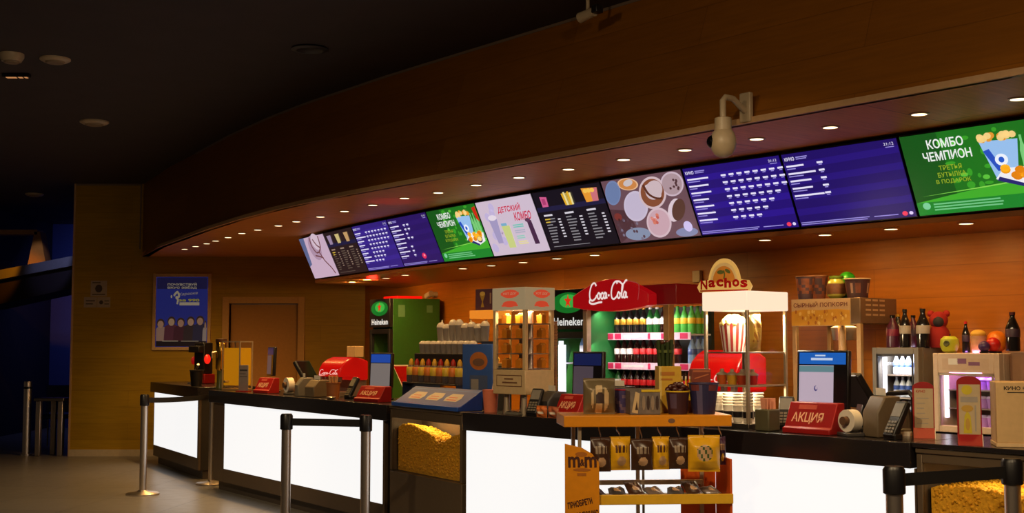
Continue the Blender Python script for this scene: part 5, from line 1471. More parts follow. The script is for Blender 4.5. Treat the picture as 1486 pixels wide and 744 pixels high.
MB().lathe([(0.058, 0.03), (0.0635, 0.06), (0.058, 0.095)], n=28, caps=False).xform(Matrix.Scale(1.01, 4)).build('print_band', mat('brown picture', (96, 56, 34), 0.5, vary=0.6, scale=40), t)
MB().lathe([(0.04, 0.13), (0.044, 0.132), (0.044, 0.145), (0.0, 0.15)], n=24).build('lid', mat('olive lid', (90, 110, 30), 0.3), t)
t = thing('toy_ball', 'bright green ball behind the round clear cup on the popcorn machine', 'ball', RS.at(1231, 1.38, PT), 0)
MB().lathe([(0.04, 0), (0.044, 0.004), (0.044, 0.075), (0.03, 0.09)], n=20).build('pedestal', mat('green cup', (40, 110, 50), 0.4), t)
MB().ball((0, 0, 0.125), 0.055, 24).build('ball', mat('bright green', (50, 150, 30), 0.3), t)

# ---------------------------------------------------------------- on top of the small fridges
F1, F2 = 1.0 + h1, 1.0 + h2
def toppers():
    def bt(x, d, z, h, r, m1, m2, m3, lab): bottle('bottle', lab, h, r, m1, m2, m3, RS.at(x, d, z), random.uniform(0, 3), 'bottles on the small fridges')
    M_PLUM = mat('plum bottle', (70, 20, 44), 0.3)
    bt(1296, 1.36, F1, 0.20, 0.040, M_PLUM, mat('plum label', (120, 20, 50), 0.5), M_DARKB, 'plum bottle at the left end on the grey fridge')
    bt(1304, 1.48, F1, 0.21, 0.036, M_DARKB, M_SCENE, M_GOLD, 'dark bottle with pictured label on the grey fridge, behind the plum bottle')
    bt(1314, 1.34, F1, 0.235, 0.034, M_DARKB, mat('grey print', (160, 150, 140), 0.5), M_BLACK, 'tall black bottle with grey label on the grey fridge')
    bt(1326, 1.46, F1, 0.20, 0.036, M_PLUM, M_PURP, M_DARKB, 'plum bottle between the two tall black ones on the grey fridge')
    bt(1340, 1.32, F1, 0.235, 0.040, M_DARKB, mat('grey print', (160, 150, 140), 0.5), M_BLACK, 'tall black bottle nearest the red toy on the grey fridge')
    bt(1402, 1.30, F2, 0.185, 0.022, M_DARKB, M_PURP, M_LABR, 'slim dark bottle right of the green ball on the cream fridge')
    bt(1470, 1.36, 1.4625, 0.225, 0.040, M_DARKB, M_PURP, mat('maroon cap', (70, 14, 18), 0.4), 'stout dark bottle standing on the cardboard carton')
toppers()
t = thing('plush_toy', 'red plush toy with dark round face on the small grey fridge', 'toy', RS.at(1363, 1.42, F1), RS.rz + 0.5)
MB().lathe([(0.055, 0), (0.066, 0.04), (0.06, 0.10), (0.04, 0.13)], n=24).build('torso', mat('red plush', (150, 24, 20), 0.9), t)
MB().ball((0, 0, 0.165), 0.055, 24).build('head', mat('red plush', (150, 24, 20), 0.9), t)
MB().ball((0.0, -0.028, 0.158), 0.036, 20).build('face', mat('charcoal plush', (46, 44, 48), 0.9), t)
MB().ball((-0.045, 0, 0.205), 0.022, 14).build('ear', mat('red plush', (150, 24, 20), 0.9), t)
MB().ball((0.045, 0, 0.205), 0.022, 14).build('ear', mat('red plush', (150, 24, 20), 0.9), t)
t = thing('toy_apple', 'yellow green apple shaped ball on the cream fridge', 'ball', RS.at(1378, 1.20, F2), RS.rz)
MB().lathe([(0.0, 0.008), (0.02, 0.0), (0.042, 0.012), (0.054, 0.045), (0.05, 0.08), (0.03, 0.098), (0.008, 0.092), (0, 0.088)], n=28).build('apple', mat('apple green', (176, 180, 40), 0.4), t)
MB().cyl((0, 0, 0.088), (0.006, 0, 0.112), 0.004, 0.003, 8).build('stalk', M_BLACK, t)
MB().lathe([(0.018, 0), (0.015, 0.003), (0.0, -0.002)], (0.012, -0.054, 0.055), 20, axis=(0.2, -1, 0.1), caps=False).build('dimple', mat('olive dimple', (70, 70, 14), 0.6), t)
t = thing('paper_bucket', 'cream bucket with yellow top standing on the cream fridge', 'bucket', RS.at(1420, 1.30, F2), RS.rz)
MB().lathe([(0.036, 0), (0.046, 0.10)], n=24).build('cup_wall', mat('cream bucket', (180, 140, 90), 0.5, vary=0.4), t)
MB().ball((0, 0, 0.11), 0.044, 20, sz=(1, 1, 0.6)).build('topping', mat('yellow topping', (220, 170, 60), 0.5), t)
def toy_ball(x, d, z, r, col, lab):
    t = thing('toy_ball', lab, 'ball', RS.at(x, d, z), 0, 'balls on the cream fridge')
    MB().lathe([(0.02, 0), (0.03, 0.006), (0.02, 0.012)], n=20).build('stand', M_DARKP, t)
    MB().ball((0, 0, r + 0.006), r, 28).build('ball', mat('ball %d %d %d' % col, col, 0.35), t)
toy_ball(1447, 1.40, F2, 0.062, (226, 120, 20), 'large orange ball at the back of the cream fridge')
toy_ball(1441, 1.24, F2, 0.042, (196, 26, 20), 'small red ball in front of the orange ball')
toy_ball(1428, 1.17, F2, 0.032, (70, 40, 90), 'small violet ball left of the red ball on the cream fridge')

# ---------------------------------------------------------------- hot food cabinet mid counter
hp_ = RS.at(762, 0.06, ZT)
hw_, hdp = 0.345, 0.265
hz0 = RS.z(762, 573, 0.06) - ZT; hz1 = RS.z(762, 416, 0.06) - ZT; hz2 = RS.z(762, 449, 0.06) - ZT; hz3 = RS.z(762, 537, 0.06) - ZT
hc = thing('hot_cabinet', 'tall cream glass cabinet with red sign panels, left of the green fridge', 'food warmer', hp_, RS.rz)
for lx in (-hw_ + 0.08, -0.08):
    for ly in (0.06, hdp - 0.06):
        MB().cyl((lx, ly, 0), (lx, ly, hz0), 0.024, 0.018, 14).build('leg', M_ALU, hc)
MB().box(-hw_, 0, 0, hdp, hz0, hz3).build('lower_body', M_CREAM, hc, 0.004)
for x0 in (-hw_, -0.028):
    for y0 in (0, hdp - 0.028): MB().box(x0, x0 + 0.028, y0, y0 + 0.028, hz3, hz2).build('corner_post', M_CREAM, hc, 0.003)
MB().box(-hw_ - 0.004, 0.004, -0.004, hdp + 0.004, hz2, hz1).build('sign_box', mat('lit cream sign', (200, 172, 130), 0.5, emit=0.35, emit_col=(214, 186, 140)), hc, 0.004)
for face in (0, 1):
    m_ = MB()
    f_ = Flat(m_, (-hw_, -0.005, hz2), (hw_, 0, 0), (0, 0, hz1 - hz2), (0, -1, 0), 0.0006) if face == 0 else Flat(m_, (0.005, 0, hz2), (0, hdp, 0), (0, 0, hz1 - hz2), (1, 0, 0), 0.0006)
    f_.ell(0.55, 0.72, 0.26, 0.19, 0, 1); f_.rect(0.27, 0.66, 0.83, 0.78, 0, 2); f_.text('ХОТ ДОГ', 0.55, 0.72, 0.42, 0.12, 1, 3)
    f_.ell(0.55, 0.27, 0.22, 0.14, 0, 1); f_.rect(0.3, 0.16, 0.8, 0.24, 0, 2)
    m_.build('sign_print', [mat('lit coral print', (230, 80, 50), 0.4, emit=0.6), mat('lit cream print', (240, 200, 160), 0.4, emit=0.4)], hc, fix=False)
m_ = MB(); F = Flat(m_, (-hw_, -0.0012, hz0), (hw_, 0, 0), (0, 0, hz3 - hz0), (0, -1, 0), 0.0006)
for (u0, v0, u1, v1) in ((0.12, 0.32, 0.9, 0.35), (0.12, 0.76, 0.9, 0.79), (0.12, 0.32, 0.135, 0.79), (0.885, 0.32, 0.9, 0.79), (0.36, 0.60, 0.64, 0.66), (0.30, 0.45, 0.76, 0.51)): F.rect(u0, v0, u1, v1, 0)
m_.build('notice', [mat('brown notice print', (110, 70, 46), 0.6)], hc, fix=False)
MB().box(-hw_ + 0.028, -0.028, 0.006, 0.010, hz3, hz2).box(-0.010, -0.006, 0.028, hdp - 0.028, hz3, hz2).build('glass', M_GLASS, hc)
sh = MB()
zz = [hz3 + 0.004 + k * (hz2 - hz3) / 4 for k in range(4)]
for z in zz: sh.box(-hw_ + 0.012, -0.012, 0.012, hdp - 0.012, z, z + 0.007)
sh.build('shelves', M_CHROME, hc)
MB().cyl((-hw_ / 2 + 0.06, hdp * 0.55, hz3), (-hw_ / 2 + 0.06, hdp * 0.55, hz2), 0.02, n=18).build('spindle', M_CHROME, hc)
light('hot_cabinet_lamp', 'AREA', local(hc, (-hw_ * 0.5, hdp * 0.4, hz2 - 0.006)), 5.0, (1, 0.78, 0.45), target=local(hc, (-hw_ * 0.5, hdp * 0.4, 0)), size=0.2)
M_PASTRY = mat('golden pastry', (216, 140, 40), 0.5, vary=0.3); M_JUICE = mat('orange box print', (220, 130, 20), 0.4)
pk = None
n_ = 0
for q in range(4):
    for k in range(4):
        lx, ly = -hw_ + 0.06 + 0.075 * k, 0.07 if k % 2 == 0 else 0.20
        if abs(lx + hw_ / 2 - 0.06) < 0.04 and ly > 0.1: ly = 0.07
        lab = 'golden snack box in the hot cabinet, %s on its %s shelf' % (ORD[k], ('bottom', 'second', 'third', 'top')[q])
        p = local(hc, (lx, ly, zz[q] + 0.0075))
        if pk is None:
            pk = thing('snack_box', lab, 'box', p, RS.rz, 'snack boxes in the hot cabinet')
            MB().prism([(-0.026, 0), (0.026, 0), (0.030, 0.058), (-0.030, 0.058)], (0, -0.02, 0), (1, 0, 0), (0, 0, 1), (0, -1, 0), 0.04).xform(Matrix.Translation((0, 0.0, 0))).build('box', M_JUICE, pk, 0.002)
            m_ = MB()
            for _ in range(7): m_.ball((random.uniform(-0.024, 0.024), random.uniform(-0.012, 0.02), 0.060), 0.011, 8)
            m_.build('filling', M_PASTRY, pk)['kind'] = 'stuff'
        else: dup(pk, p, RS.rz, lab)
# cup tower right of it
t = cup_stack('cup_tower', 'tall column of nested brown cups right of the hot cabinet', RS.at(802.5, 0.40, ZT), 0.033, 26, [mat('brown ribbed cups', (176, 128, 84), 0.6)], 0.10, 0.0215)
# amber lit box and purple carton behind
p = RS.at(702, 0.60, 0)
sc = thing('snack_showcase', 'small amber-topped lit showcase behind the hot cabinet', 'showcase', RS.at(702, 0.86, 0), RS.rz)
zA, zB, zC = RS.z(702, 512, 0.86), RS.z(702, 462, 0.86), RS.z(702, 450, 0.86)
MB().box(-0.16, 0.16, -0.02, 0.16, 0, zA - 0.10).build('stand', M_DGREY, sc, 0.003)
MB().box(-0.16, 0.16, -0.02, 0.16, zA - 0.10, zA - 0.08).build('tray', M_TANM, sc)
c_ = MB()
for x0 in (-0.16, 0.148): c_.box(x0, x0 + 0.012, -0.02, -0.008, zA - 0.08, zB).box(x0, x0 + 0.012, 0.148, 0.16, zA - 0.08, zB)
c_.build('frame', M_TANM, sc)
MB().box(-0.16, 0.16, -0.022, 0.16, zB, zC).build('header', mat('lit amber header', (240, 140, 40), 0.4, emit=0.8), sc, 0.003)
light('showcase_lamp', 'AREA', local(sc, (0, 0.06, zB - 0.01)), 2.5, (1, 0.8, 0.4), target=local(sc, (0, 0.06, 0)), size=0.15)
for k in range(5):
    q = thing('pastry', 'yellow pastry in the amber-topped showcase, %s from the left' % ORD[k], 'pastry', local(sc, (-0.115 + 0.056 * k, 0.04, zA - 0.08)), 0.4 * k, 'pastries in the amber-topped showcase')
    MB().ball((0, 0, 0.026), 0.027, 16, sz=(1, 1.2, 0.95)).build('bun', mat('yellow pastry', (226, 180, 60), 0.5), q)
    MB().ball((0, 0, 0.048), 0.017, 12, sz=(1, 1, 0.5)).build('icing', mat('pale icing', (240, 214, 150), 0.4), q)
q = thing('carton', 'purple carton with yellow goblet print above the amber-topped showcase', 'box', local(sc, (0.02, 0.07, zC)), RS.rz)
hq = RS.z(702, 419, 0.86) - zC
MB().box(-0.13, 0.13, -0.07, 0.07, 0, hq).build('carton', mat('purple carton', (74, 40, 66), 0.6), q, 0.003)
m_ = MB(); F = Flat(m_, (-0.13, -0.0705, 0), (0.26, 0, 0), (0, 0, hq), (0, -1, 0), 0.0006)
F.poly([(0.28, 0.15), (0.44, 0.15), (0.38, 0.4), (0.50, 0.75), (0.22, 0.75), (0.34, 0.4)], 0); F.ell(0.36, 0.78, 0.13, 0.1, 1, 2); F.rect(0.72, 0.3, 0.8, 0.8, 2)
m_.build('print', [mat('mustard print', (160, 130, 50), 0.6), mat('pale mustard print', (196, 170, 90), 0.6), mat('pale print', (150, 120, 110), 0.5)], q, fix=False)
# blue board left of the hot cabinet
t = thing('sign_board', 'blue upright board with orange picture behind the pink cup', 'sign', RS.at(694, 0.30, ZT), RS.rz + 0.15)
z1 = RS.z(694, 499, 0.30) - ZT
MB().box(-0.16, 0.14, 0, 0.012, 0, z1).build('board', mat('blue board', (60, 96, 170), 0.5), t, 0.002)
m_ = MB(); F = Flat(m_, (-0.16, -0.0006, 0), (0.30, 0, 0), (0, 0, z1), (0, -1, 0), 0.0006)
F.ell(0.55, 0.74, 0.30, 0.14, 0, 1); F.rect(0.30, 0.66, 0.80, 0.82, 0, 2); F.ell(0.55, 0.72, 0.2, 0.06, 1, 3); F.rect(0.25, 0.2, 0.85, 0.52, 2, 1); F.rect(0.3, 0.26, 0.55, 0.46, 3, 2)
m_.build('print', [mat('orange print', (190, 110, 50), 0.5), mat('brown print', (120, 84, 62), 0.8), mat('dusk blue print', (84, 96, 130), 0.5), mat('grey print', (160, 150, 140), 0.5)], t, fix=False)
MB().box(-0.16, 0.14, -0.03, 0.05, 0, 0.006).build('foot', M_DGREY, t)
t = thing('paper_cup', 'salmon pink cup at the left end of the longest worktop', 'cup', RS.at(712, 0.12, ZT), 0)
MB().lathe([(0.046, 0), (0.056, 0.15), (0.058, 0.152), (0.058, 0.158), (0.053, 0.158)], n=28).build('cup_wall', mat('salmon cup', (226, 124, 92), 0.5), t)
MB().lathe([(0.054, 0.15), (0.0, 0.152)], n=28, caps=False).build('contents', mat('pale salmon', (230, 170, 140), 0.6), t)
MB().tube([(0.01, 0, 0.15), (0.02, 0, 0.20)], 0.004, 8).build('straw', M_WHT, t)
# till bits in front of the white lit fridge
display(RS, 848, 0.34, 'dim customer display with blue band, in front of the red cola cooler', 0.27, 0.335, 1.12, 0.05, 0.1, 3)
promo(RS, 829, 0.14, 'red promo box at the left end of the orange sweets shelf', 0.22, 0.15)
printer(RS, 801, 0.19, 'dark receipt printer right of the hot cabinet legs', 0.14, 0.16, 0.15, -0.2)
phone_pos(RS, 771, 0.02, 'black card reader beside the dark receipt printer', 0.3, 0.19)
t = thing('till_keyboard', 'black keyboard in front of the hot cabinet', 'keyboard', RS.at(752, 0.02, ZT), RS.rz)
MB().box(-0.14, 0.0, 0.0, 0.035, 0, 0.018).build('body', M_GREY, t, 0.003)
k_ = MB()
for i in range(6): k_.box(-0.13 + i * 0.022, -0.112 + i * 0.022, 0.004, 0.03, 0.018, 0.023)
k_.build('keys', M_BLACK, t)
for q, (x, c, lab) in enumerate(((786, (206, 110, 50), 'orange snack pack lying behind the card reader'), (803, (170, 90, 60), 'brown snack pack right of the orange snack pack'))):
    pouch('snack_pack', lab, 'snack pack', RS.at(x, 0.0, ZT + 0.0), RS.rz, 0.10, 0.075, 0.03, [mat('pack %d' % q, c, 0.4), M_WHT], lambda u, v: 1 if 0.3 < v < 0.5 and 0.2 < u < 0.8 else 0, 'snack packs by the hot cabinet')
printer(RS, 894, 0.40, 'black receipt printer behind the grey and gold sweets packs', 0.20, 0.20, 0.18, 0.2, M_BLACK)
# ---------------------------------------------------------------- blue price tray and cup rack over the left popcorn case
s0 = 0.16; s1 = 1.20
o = R3.pt(s0, -0.02, ZT)
TL_ = s1 - s0 + 0.03
tr = thing('price_tray', 'sloping blue tray with three pale price pictures over the left popcorn case', 'tray', o, R3.rz)
MB().prism([(0, 0), (0.20, 0), (0.20, 0.15), (0.02, 0.035), (0, 0.03)], (TL_, 0, 0), (0, 1, 0), (0, 0, 1), (1, 0, 0), TL_).build('tray_body', mat('royal blue plastic', (26, 62, 150), 0.4), tr, 0.005)
sl = Vector((0, 0.18, 0.115)); nn_ = Vector((0, -0.115, 0.18)).normalized()
m_ = MB(); F = Flat(m_, Vector((0, 0.02, 0.035)) + nn_ * 0.0006, (TL_, 0, 0), sl, nn_, 0.0006)
for k in range(3):
    u = 0.23 + 0.27 * k
    F.poly([(u - 0.09, 0.22), (u + 0.09, 0.22), (u + 0.11, 0.42), (u + 0.08, 0.66), (u - 0.08, 0.66), (u - 0.11, 0.42)], 0, 1)
    F.rect(u - 0.07, 0.28, u + 0.07, 0.34, 1, 2); F.rect(u - 0.07, 0.42, u + 0.05, 0.47, 1, 2)
F.rect(0.0, 0.82, 1.0, 0.86, 2, 1)
m_.build('price_print', [mat('pale price card', (190, 176, 160), 0.5), mat('coral price print', (190, 100, 90), 0.5), mat('pale blue line', (70, 110, 190), 0.5)], tr, fix=False)
MB().box(-0.002, TL_ + 0.002, -0.012, 0.0, 0.0, 0.03).build('lip', mat('bright blue lip', (44, 92, 190), 0.35), tr, 0.003)
# stepped rack
TR_L = TL_; rs0 = R3.s(593, 0.26); TL_ = R3.s(672, 0.26) - rs0
RK = thing('cup_rack', 'three step rack of bottles and clear cups behind the blue price tray', 'rack', R3.pt(rs0, 0.205, ZT), R3.rz)
steps = [(0.0, 0.11, 0.175), (0.11, 0.22, 0.405), (0.22, 0.34, 0.50)]
for y0, y1, z in steps:
    MB().box(0, TL_, y0, y1, z - 0.012, z).build('step', M_DGREY, RK, 0.002)
for x0 in (0, TL_ - 0.012):
    e_ = MB(); e_.prism([(0, 0), (0.34, 0), (0.34, 0.50), (0.22, 0.50), (0.22, 0.40), (0.11, 0.40), (0.11, 0.17), (0, 0.17)], (x0 + 0.012 if x0 == 0 else x0 + 0.012, 0, 0), (0, 1, 0), (0, 0, 1), (1, 0, 0), 0.012)
    e_.build('end_frame', mat('dark blue end', (30, 40, 70), 0.5), RK)
b_ = MB().box(0.012, TL_ - 0.012, 0.108, 0.112, 0.175, 0.395); b_.build('back_panel', M_DARKP, RK)
for k in range(18):
    pass
def rk(x, y, z): return local(RK, (x, y, z))
M_CLEARC = mat('clear cup plastic', (150, 140, 134), 0.2)
def clear_cup(name, lab, loc, r, h, grp, dome=True):
    t = thing(name, lab, 'cup', loc, 0, grp)
    MB().lathe([(r * 0.75, 0), (r, h * 0.72), (r * 1.04, h * 0.74)], n=16).build('cup_wall', M_CLEARC, t)
    if dome: MB().lathe([(r * 1.06, h * 0.74), (r * 0.95, h * 0.86), (r * 0.5, h * 0.98), (r * 0.2, h)], n=16, caps=True).build('dome_lid', mat('dome lid plastic', (190, 180, 172), 0.15), t)
    return t
NB = 9
tb = None
for k in range(NB):
    lab = 'topping bottle on the lowest step of the cup rack, %s from the left' % ORD[k]
    x = 0.05 + (TL_ - 0.10) * k / (NB - 1)
    if k < 2:
        tb = thing('topping_bottle', lab, 'bottle', rk(x, 0.055, 0.1755), 0, 'topping bottles on the cup rack')
        MB().lathe([(0.034, 0), (0.037, 0.005), (0.037, 0.10), (0.03, 0.125), (0.016, 0.14)], n=16).build('body', mat('chequered bottle %d' % k, ((96, 84, 84), (110, 84, 70))[k], 0.35, vary=0.5, scale=60), tb)
        MB().lathe([(0.0375, 0.055), (0.0378, 0.056), (0.0378, 0.115), (0.034, 0.121)], n=16, caps=False).build('wrapper', mat('topping label %d' % k, ((230, 196, 60), (226, 130, 50))[k], 0.45), tb)
        MB().lathe([(0.02, 0.135), (0.02, 0.16), (0.008, 0.185), (0, 0.187)], n=12).build('cap', mat('topping cap %d' % k, ((220, 170, 50), (170, 40, 24))[k], 0.4), tb)
        if k == 0: tb0 = tb
        else: tb1 = tb
    else: dup((tb0, tb1)[k % 2], rk(x, 0.055, 0.1755), 0, lab)
c0 = None
for k in range(10):
    lab = 'small clear cup on the middle step of the cup rack, %s from the left' % ORD[k]
    p = rk(0.045 + (TL_ - 0.09) * k / 9, 0.165, 0.4055)
    if c0 is None: c0 = clear_cup('clear_cup', lab, p, 0.034, 0.10, 'small clear cups on the cup rack')
    else: dup(c0, p, 0, lab)
c1 = None
for k in range(8):
    lab = 'domed clear cup on the top step of the cup rack, %s from the left' % ORD[k]
    p = rk(0.15 + (TL_ - 0.20) * k / 7, 0.275, 0.5005)
    if c1 is None: c1 = clear_cup('clear_cup', lab, p, 0.036, 0.155, 'domed clear cups on the cup rack')
    else: dup(c1, p, random.uniform(0, 6), lab, None, (1, 1, 0.85 + 0.3 * random.random()))
t = thing('leaf_sign', 'small red leaf shaped sign at the left end of the cup rack', 'sign', rk(0.055, 0.325, 0.50), R3.rz)
MB().prism([(-0.03, 0.0), (0.012, 0.0), (0.045, 0.14), (0.035, 0.18), (0.01, 0.15)], (0, -0.012, 0), (1, 0, 0), (0, 0, 1), (0, -1, 0), 0.01).build('board', M_WHT, t, 0.002)
MB().prism([(-0.015, 0.012), (0.006, 0.012), (0.034, 0.135), (0.03, 0.155), (0.012, 0.13)], (0, -0.0125, 0), (1, 0, 0), (0, 0, 1), (0, -1, 0), 0.001).build('print', M_RED, t)

# ---------------------------------------------------------------- left counter things
display(R2, 549, 0.33, 'lit customer display in front of the far green fridge', 0.29, 0.30, 1.13, 0.04, 0.20, 4)
promo(R2, 541, 0.12, 'red promo box in front of the far green fridge', 0.34, 0.13, 0.15)
display(R2, 389, 0.26, 'lit customer display before the doorway, on the left counter', 0.24, 0.29, 1.19, 0.04, -0.15, 3)
promo(R2, 387, 0.13, 'red promo box under the customer display before the doorway', 0.25, 0.15, 0.2)
tape_roll(R2, 420, 0.16, 'white paper roll on the left counter under the black till screen', -0.35, 0.07)
terminal(R2, 446, 0.36, 'black till screen on the left counter, left of the lit red dispenser', -0.9)
printer(R2, 442, 0.14, 'grey receipt printer behind the left belt post', 0.13, 0.17, 0.15, -0.2, M_GREY)
printer(R2, 461, 0.15, 'taupe rounded printer left of the wooden cutlery pot', 0.16, 0.155, 0.17, 0.1, mat('taupe plastic', (100, 84, 64), 0.5))
t = thing('cutlery_pot', 'brown wooden cutlery pot on the left counter before the lit red dispenser', 'pot', R2.at(484, 0.16, ZT), 0)
MB().lathe([(0.055, 0), (0.062, 0.13), (0.066, 0.132), (0.066, 0.14), (0.058, 0.14), (0.054, 0.02), (0, 0.02)], n=24).build('pot_body', mat('brown wood pot', (150, 88, 44), 0.5), t)
b_ = MB()
for k in range(6): b_.cyl((0.02 * cos(k), 0.02 * sin(k), 0.03), (0.04 * cos(k), 0.04 * sin(k), 0.2), 0.005, n=8)
b_.build('sticks', mat('pale sticks', (206, 160, 110), 0.6), t)
t = thing('steel_spoon_rest', 'small shiny steel dish on the front edge of the left counter', 'dish', R2.at(481, 0.03, ZT), 0)
MB().lathe([(0.02, 0), (0.04, 0.012), (0.043, 0.022), (0.038, 0.022), (0.018, 0.006), (0, 0.005)], n=20, caps=False).build('dish', M_CHROME, t)
phone_pos(R2, 504, 0.16, 'black card reader beside the brown cutlery pot', 0.1, 0.20)
dispenser(R2, 498, 0.44, 'lit red drink dispenser on the left counter beside the far green fridge', 0.44, 0.36, ZT + 0.0, 0.0)
t = thing('carton', 'small cream carton on the lit red dispenser of the left counter', 'box', R2.at(512, 0.44, ZT + 0.361), R2.rz)
MB().box(-0.08, 0.08, -0.02, 0.07, 0, 0.10).build('carton', mat('cream carton', (214, 176, 122), 0.6), t, 0.003)
MB().box(-0.012, 0.012, -0.021, 0.071, 0.099, 0.1012).build('tape', mat('brown tape', (150, 110, 70), 0.5), t)

# tea display, brass urn, stand card on the left end of this counter
t = thing('beer_tap', 'shiny brass column with green foot at the left end of the left counter', 'tap', R2.at(321, 0.16, ZT), R2.rz)
MB().lathe([(0.05, 0), (0.05, 0.02), (0.04, 0.04), (0.04, 0.20)], n=24).build('foot', mat('olive green foot', (80, 84, 40), 0.35), t)
MB().lathe([(0.042, 0.20), (0.056, 0.22), (0.056, 0.50), (0.04, 0.53)], n=28).build('column', mat('polished brass', (220, 170, 70), 0.18, 1.0), t)
MB().lathe([(0.058, 0.50), (0.06, 0.535), (0, 0.54)], n=24).build('cap', mat('brown cap', (70, 40, 24), 0.4), t)
MB().cyl((0, -0.05, 0.40), (0, -0.10, 0.385), 0.012, n=12).cyl((0, -0.10, 0.39), (0, -0.10, 0.33), 0.010, n=12).build('spout', M_CHROME, t)
t = thing('juice_tank', 'square clear tank of orange juice with pale frame on the left counter', 'drink dispenser', R2.at(345, 0.22, ZT), R2.rz + 0.45)
W2, HH = 0.25, 0.50
f_ = MB()
for x0 in (-W2 / 2, W2 / 2 - 0.012):
    for y0 in (-0.1, 0.088): f_.box(x0, x0 + 0.012, y0, y0 + 0.012, 0.02, HH)
f_.box(-W2 / 2, W2 / 2, -0.1, 0.1, HH, HH + 0.012)
f_.build('frame', M_ALU, t)
MB().box(-W2 / 2, W2 / 2, -0.1, 0.1, 0, 0.02).build('base', M_TANM, t, 0.003)
MB().box(-W2 / 2 + 0.014, W2 / 2 - 0.014, -0.086, 0.086, 0.05, HH - 0.06).build('juice', mat('orange juice', (226, 140, 12), 0.25, emit=0.5, emit_col=(220, 140, 10)), t, 0.004)  # emission put into the juice colour to make the tank brighter
MB().box(-W2 / 2 + 0.012, W2 / 2 - 0.012, -0.092, -0.089, 0.02, HH).build('glass', M_GLASS, t)
MB().cyl((-0.04, -0.09, 0.09), (-0.04, -0.15, 0.09), 0.012, n=12).build('tap', M_CHROME, t)
t = thing('price_stand', 'grey price card standing before the orange juice tank', 'sign', R2.at(354, 0.07, ZT), R2.rz + 0.45)
MB().box(-0.06, 0.06, 0, 0.008, 0.01, 0.27).build('card', mat('grey card', (130, 118, 118), 0.5), t, 0.002)
MB().box(-0.05, 0.05, -0.0008, 0, 0.15, 0.155).box(-0.05, 0.03, -0.0008, 0, 0.18, 0.185).box(-0.05, 0.05, -0.0008, 0, 0.21, 0.225).build('print', M_DGREY, t)
MB().box(-0.065, 0.065, -0.04, 0.05, 0, 0.01).build('foot', mat('red foot', (150, 24, 16), 0.4), t)
t = thing('coffee_machine', 'black coffee machine with red side lamps at the end of the far counter', 'coffee machine', R1.at(289, 0.30, ZT), R1.rz + 0.5)
MB().box(-0.12, 0.12, -0.02, 0.16, 0, 0.12).build('lower_body', mat('dark red body', (120, 16, 18), 0.3), t, 0.01)
MB().box(-0.085, 0.085, 0.0, 0.15, 0.12, 0.50).build('tower', M_BLACK, t, 0.012)
MB().box(-0.09, 0.09, -0.09, 0.0, 0.38, 0.46).build('head', M_BLACK, t, 0.01)
MB().ball((0.125, 0.02, 0.30), 0.045, 20, sz=(0.7, 1, 1.3)).build('side_lamp', mat('red lamp', (255, 40, 24), 0.3, emit=0.95, emit_col=(255, 36, 22)), t)
MB().ball((-0.115, 0.02, 0.28), 0.035, 20, sz=(0.6, 1, 1.4)).build('side_lamp', mat('dim red lamp', (170, 10, 16), 0.3, emit=0.55), t)
MB().box(-0.08, 0.08, -0.10, -0.02, 0, 0.02).build('drip_tray', M_CHROME, t)
t = thing('waste_bin', 'black bin at the near end of the far counter top', 'bin', R1.at(286, 0.06, ZT), R1.rz)
MB().lathe([(0.06, 0), (0.075, 0.17), (0.08, 0.175), (0.08, 0.185), (0.0, 0.19)], n=24).build('bin_body', M_BLACK, t)
MB().cyl((-0.02, 0, 0.19), (0.07, 0, 0.25), 0.014, n=12).build('handle', M_CHROME, t)

# ---------------------------------------------------------------- belt barriers
M_BELT = mat('black belt webbing', (24, 22, 24), 0.7)
def post(x, yb, lab, ytop, belt_to=None, sag=0.0, head=True, H_=1.0, r=0.035, base=True):
    """post standing where its head shows at photo (x, ytop), 1 m high"""
    p = at_z(x, ytop, H_); p.z = 0
    t = thing('barrier_post', lab, 'barrier post', p, 0, 'belt barrier posts')
    MB().lathe([(0.165, 0), (0.165, 0.012), (0.15, 0.022), (0.06, 0.032), (r * 1.2, 0.045), (0, 0.045)], n=36).build('base', M_CHROME, t)
    MB().cyl((0, 0, 0.04), (0, 0, H_ - 0.115), r, n=28).build('pole', M_CHROME, t)
    MB().lathe([(r * 1.1, H_ - 0.115), (r * 1.3, H_ - 0.11), (r * 1.3, H_ - 0.015), (r * 1.05, H_), (0, H_)], n=28).build('belt_head', M_BLACK, t)
    if belt_to is not None:
        q = at_z(belt_to[0], belt_to[1], H_); q.z = 0
        d = q - p; n_ = 12
        m_ = MB(); u_ = Vector((-d.y, d.x, 0)).normalized() * 0.0015
        vs, fs = [], []
        dn = d.normalized() * (r * 1.3)
        for k in range(n_ + 1):
            s_ = k / n_; c_ = dn + (d - 2 * dn) * s_ - Vector((0, 0, sag * 4 * s_ * (1 - s_)))
            for zz_ in (H_ - 0.085, H_ - 0.032):
                for sg in (1, -1): vs.append(c_ + u_ * sg + Vector((0, 0, zz_)))
        for k in range(n_):
            a = 4 * k
            fs += [(a, a + 2, a + 6, a + 4), (a + 1, a + 5, a + 7, a + 3), (a, a + 4, a + 5, a + 1), (a + 2, a + 3, a + 7, a + 6)]
        m_.add(vs, fs); m_.build('belt', M_BELT, t, angle=60)
    return t
post(210, 0, 'steel barrier post at the far left, alone in front of the wooden wall', 572, (309, 567), 0.012)
post(309, 0, 'steel barrier post between the two left lit counters', 567)
post(416, 0, 'steel barrier post in front of the left lit counter, its left one', 600, (531, 602), 0.0)
post(531, 0, 'steel barrier post in front of the left lit counter, its right one', 602)
post(1297, 0, 'steel barrier post near the right end of the longest lit counter', 676, (1468, 665), 0.0)
post(1468, 0, 'steel barrier post at the right edge before the right popcorn case', 665)

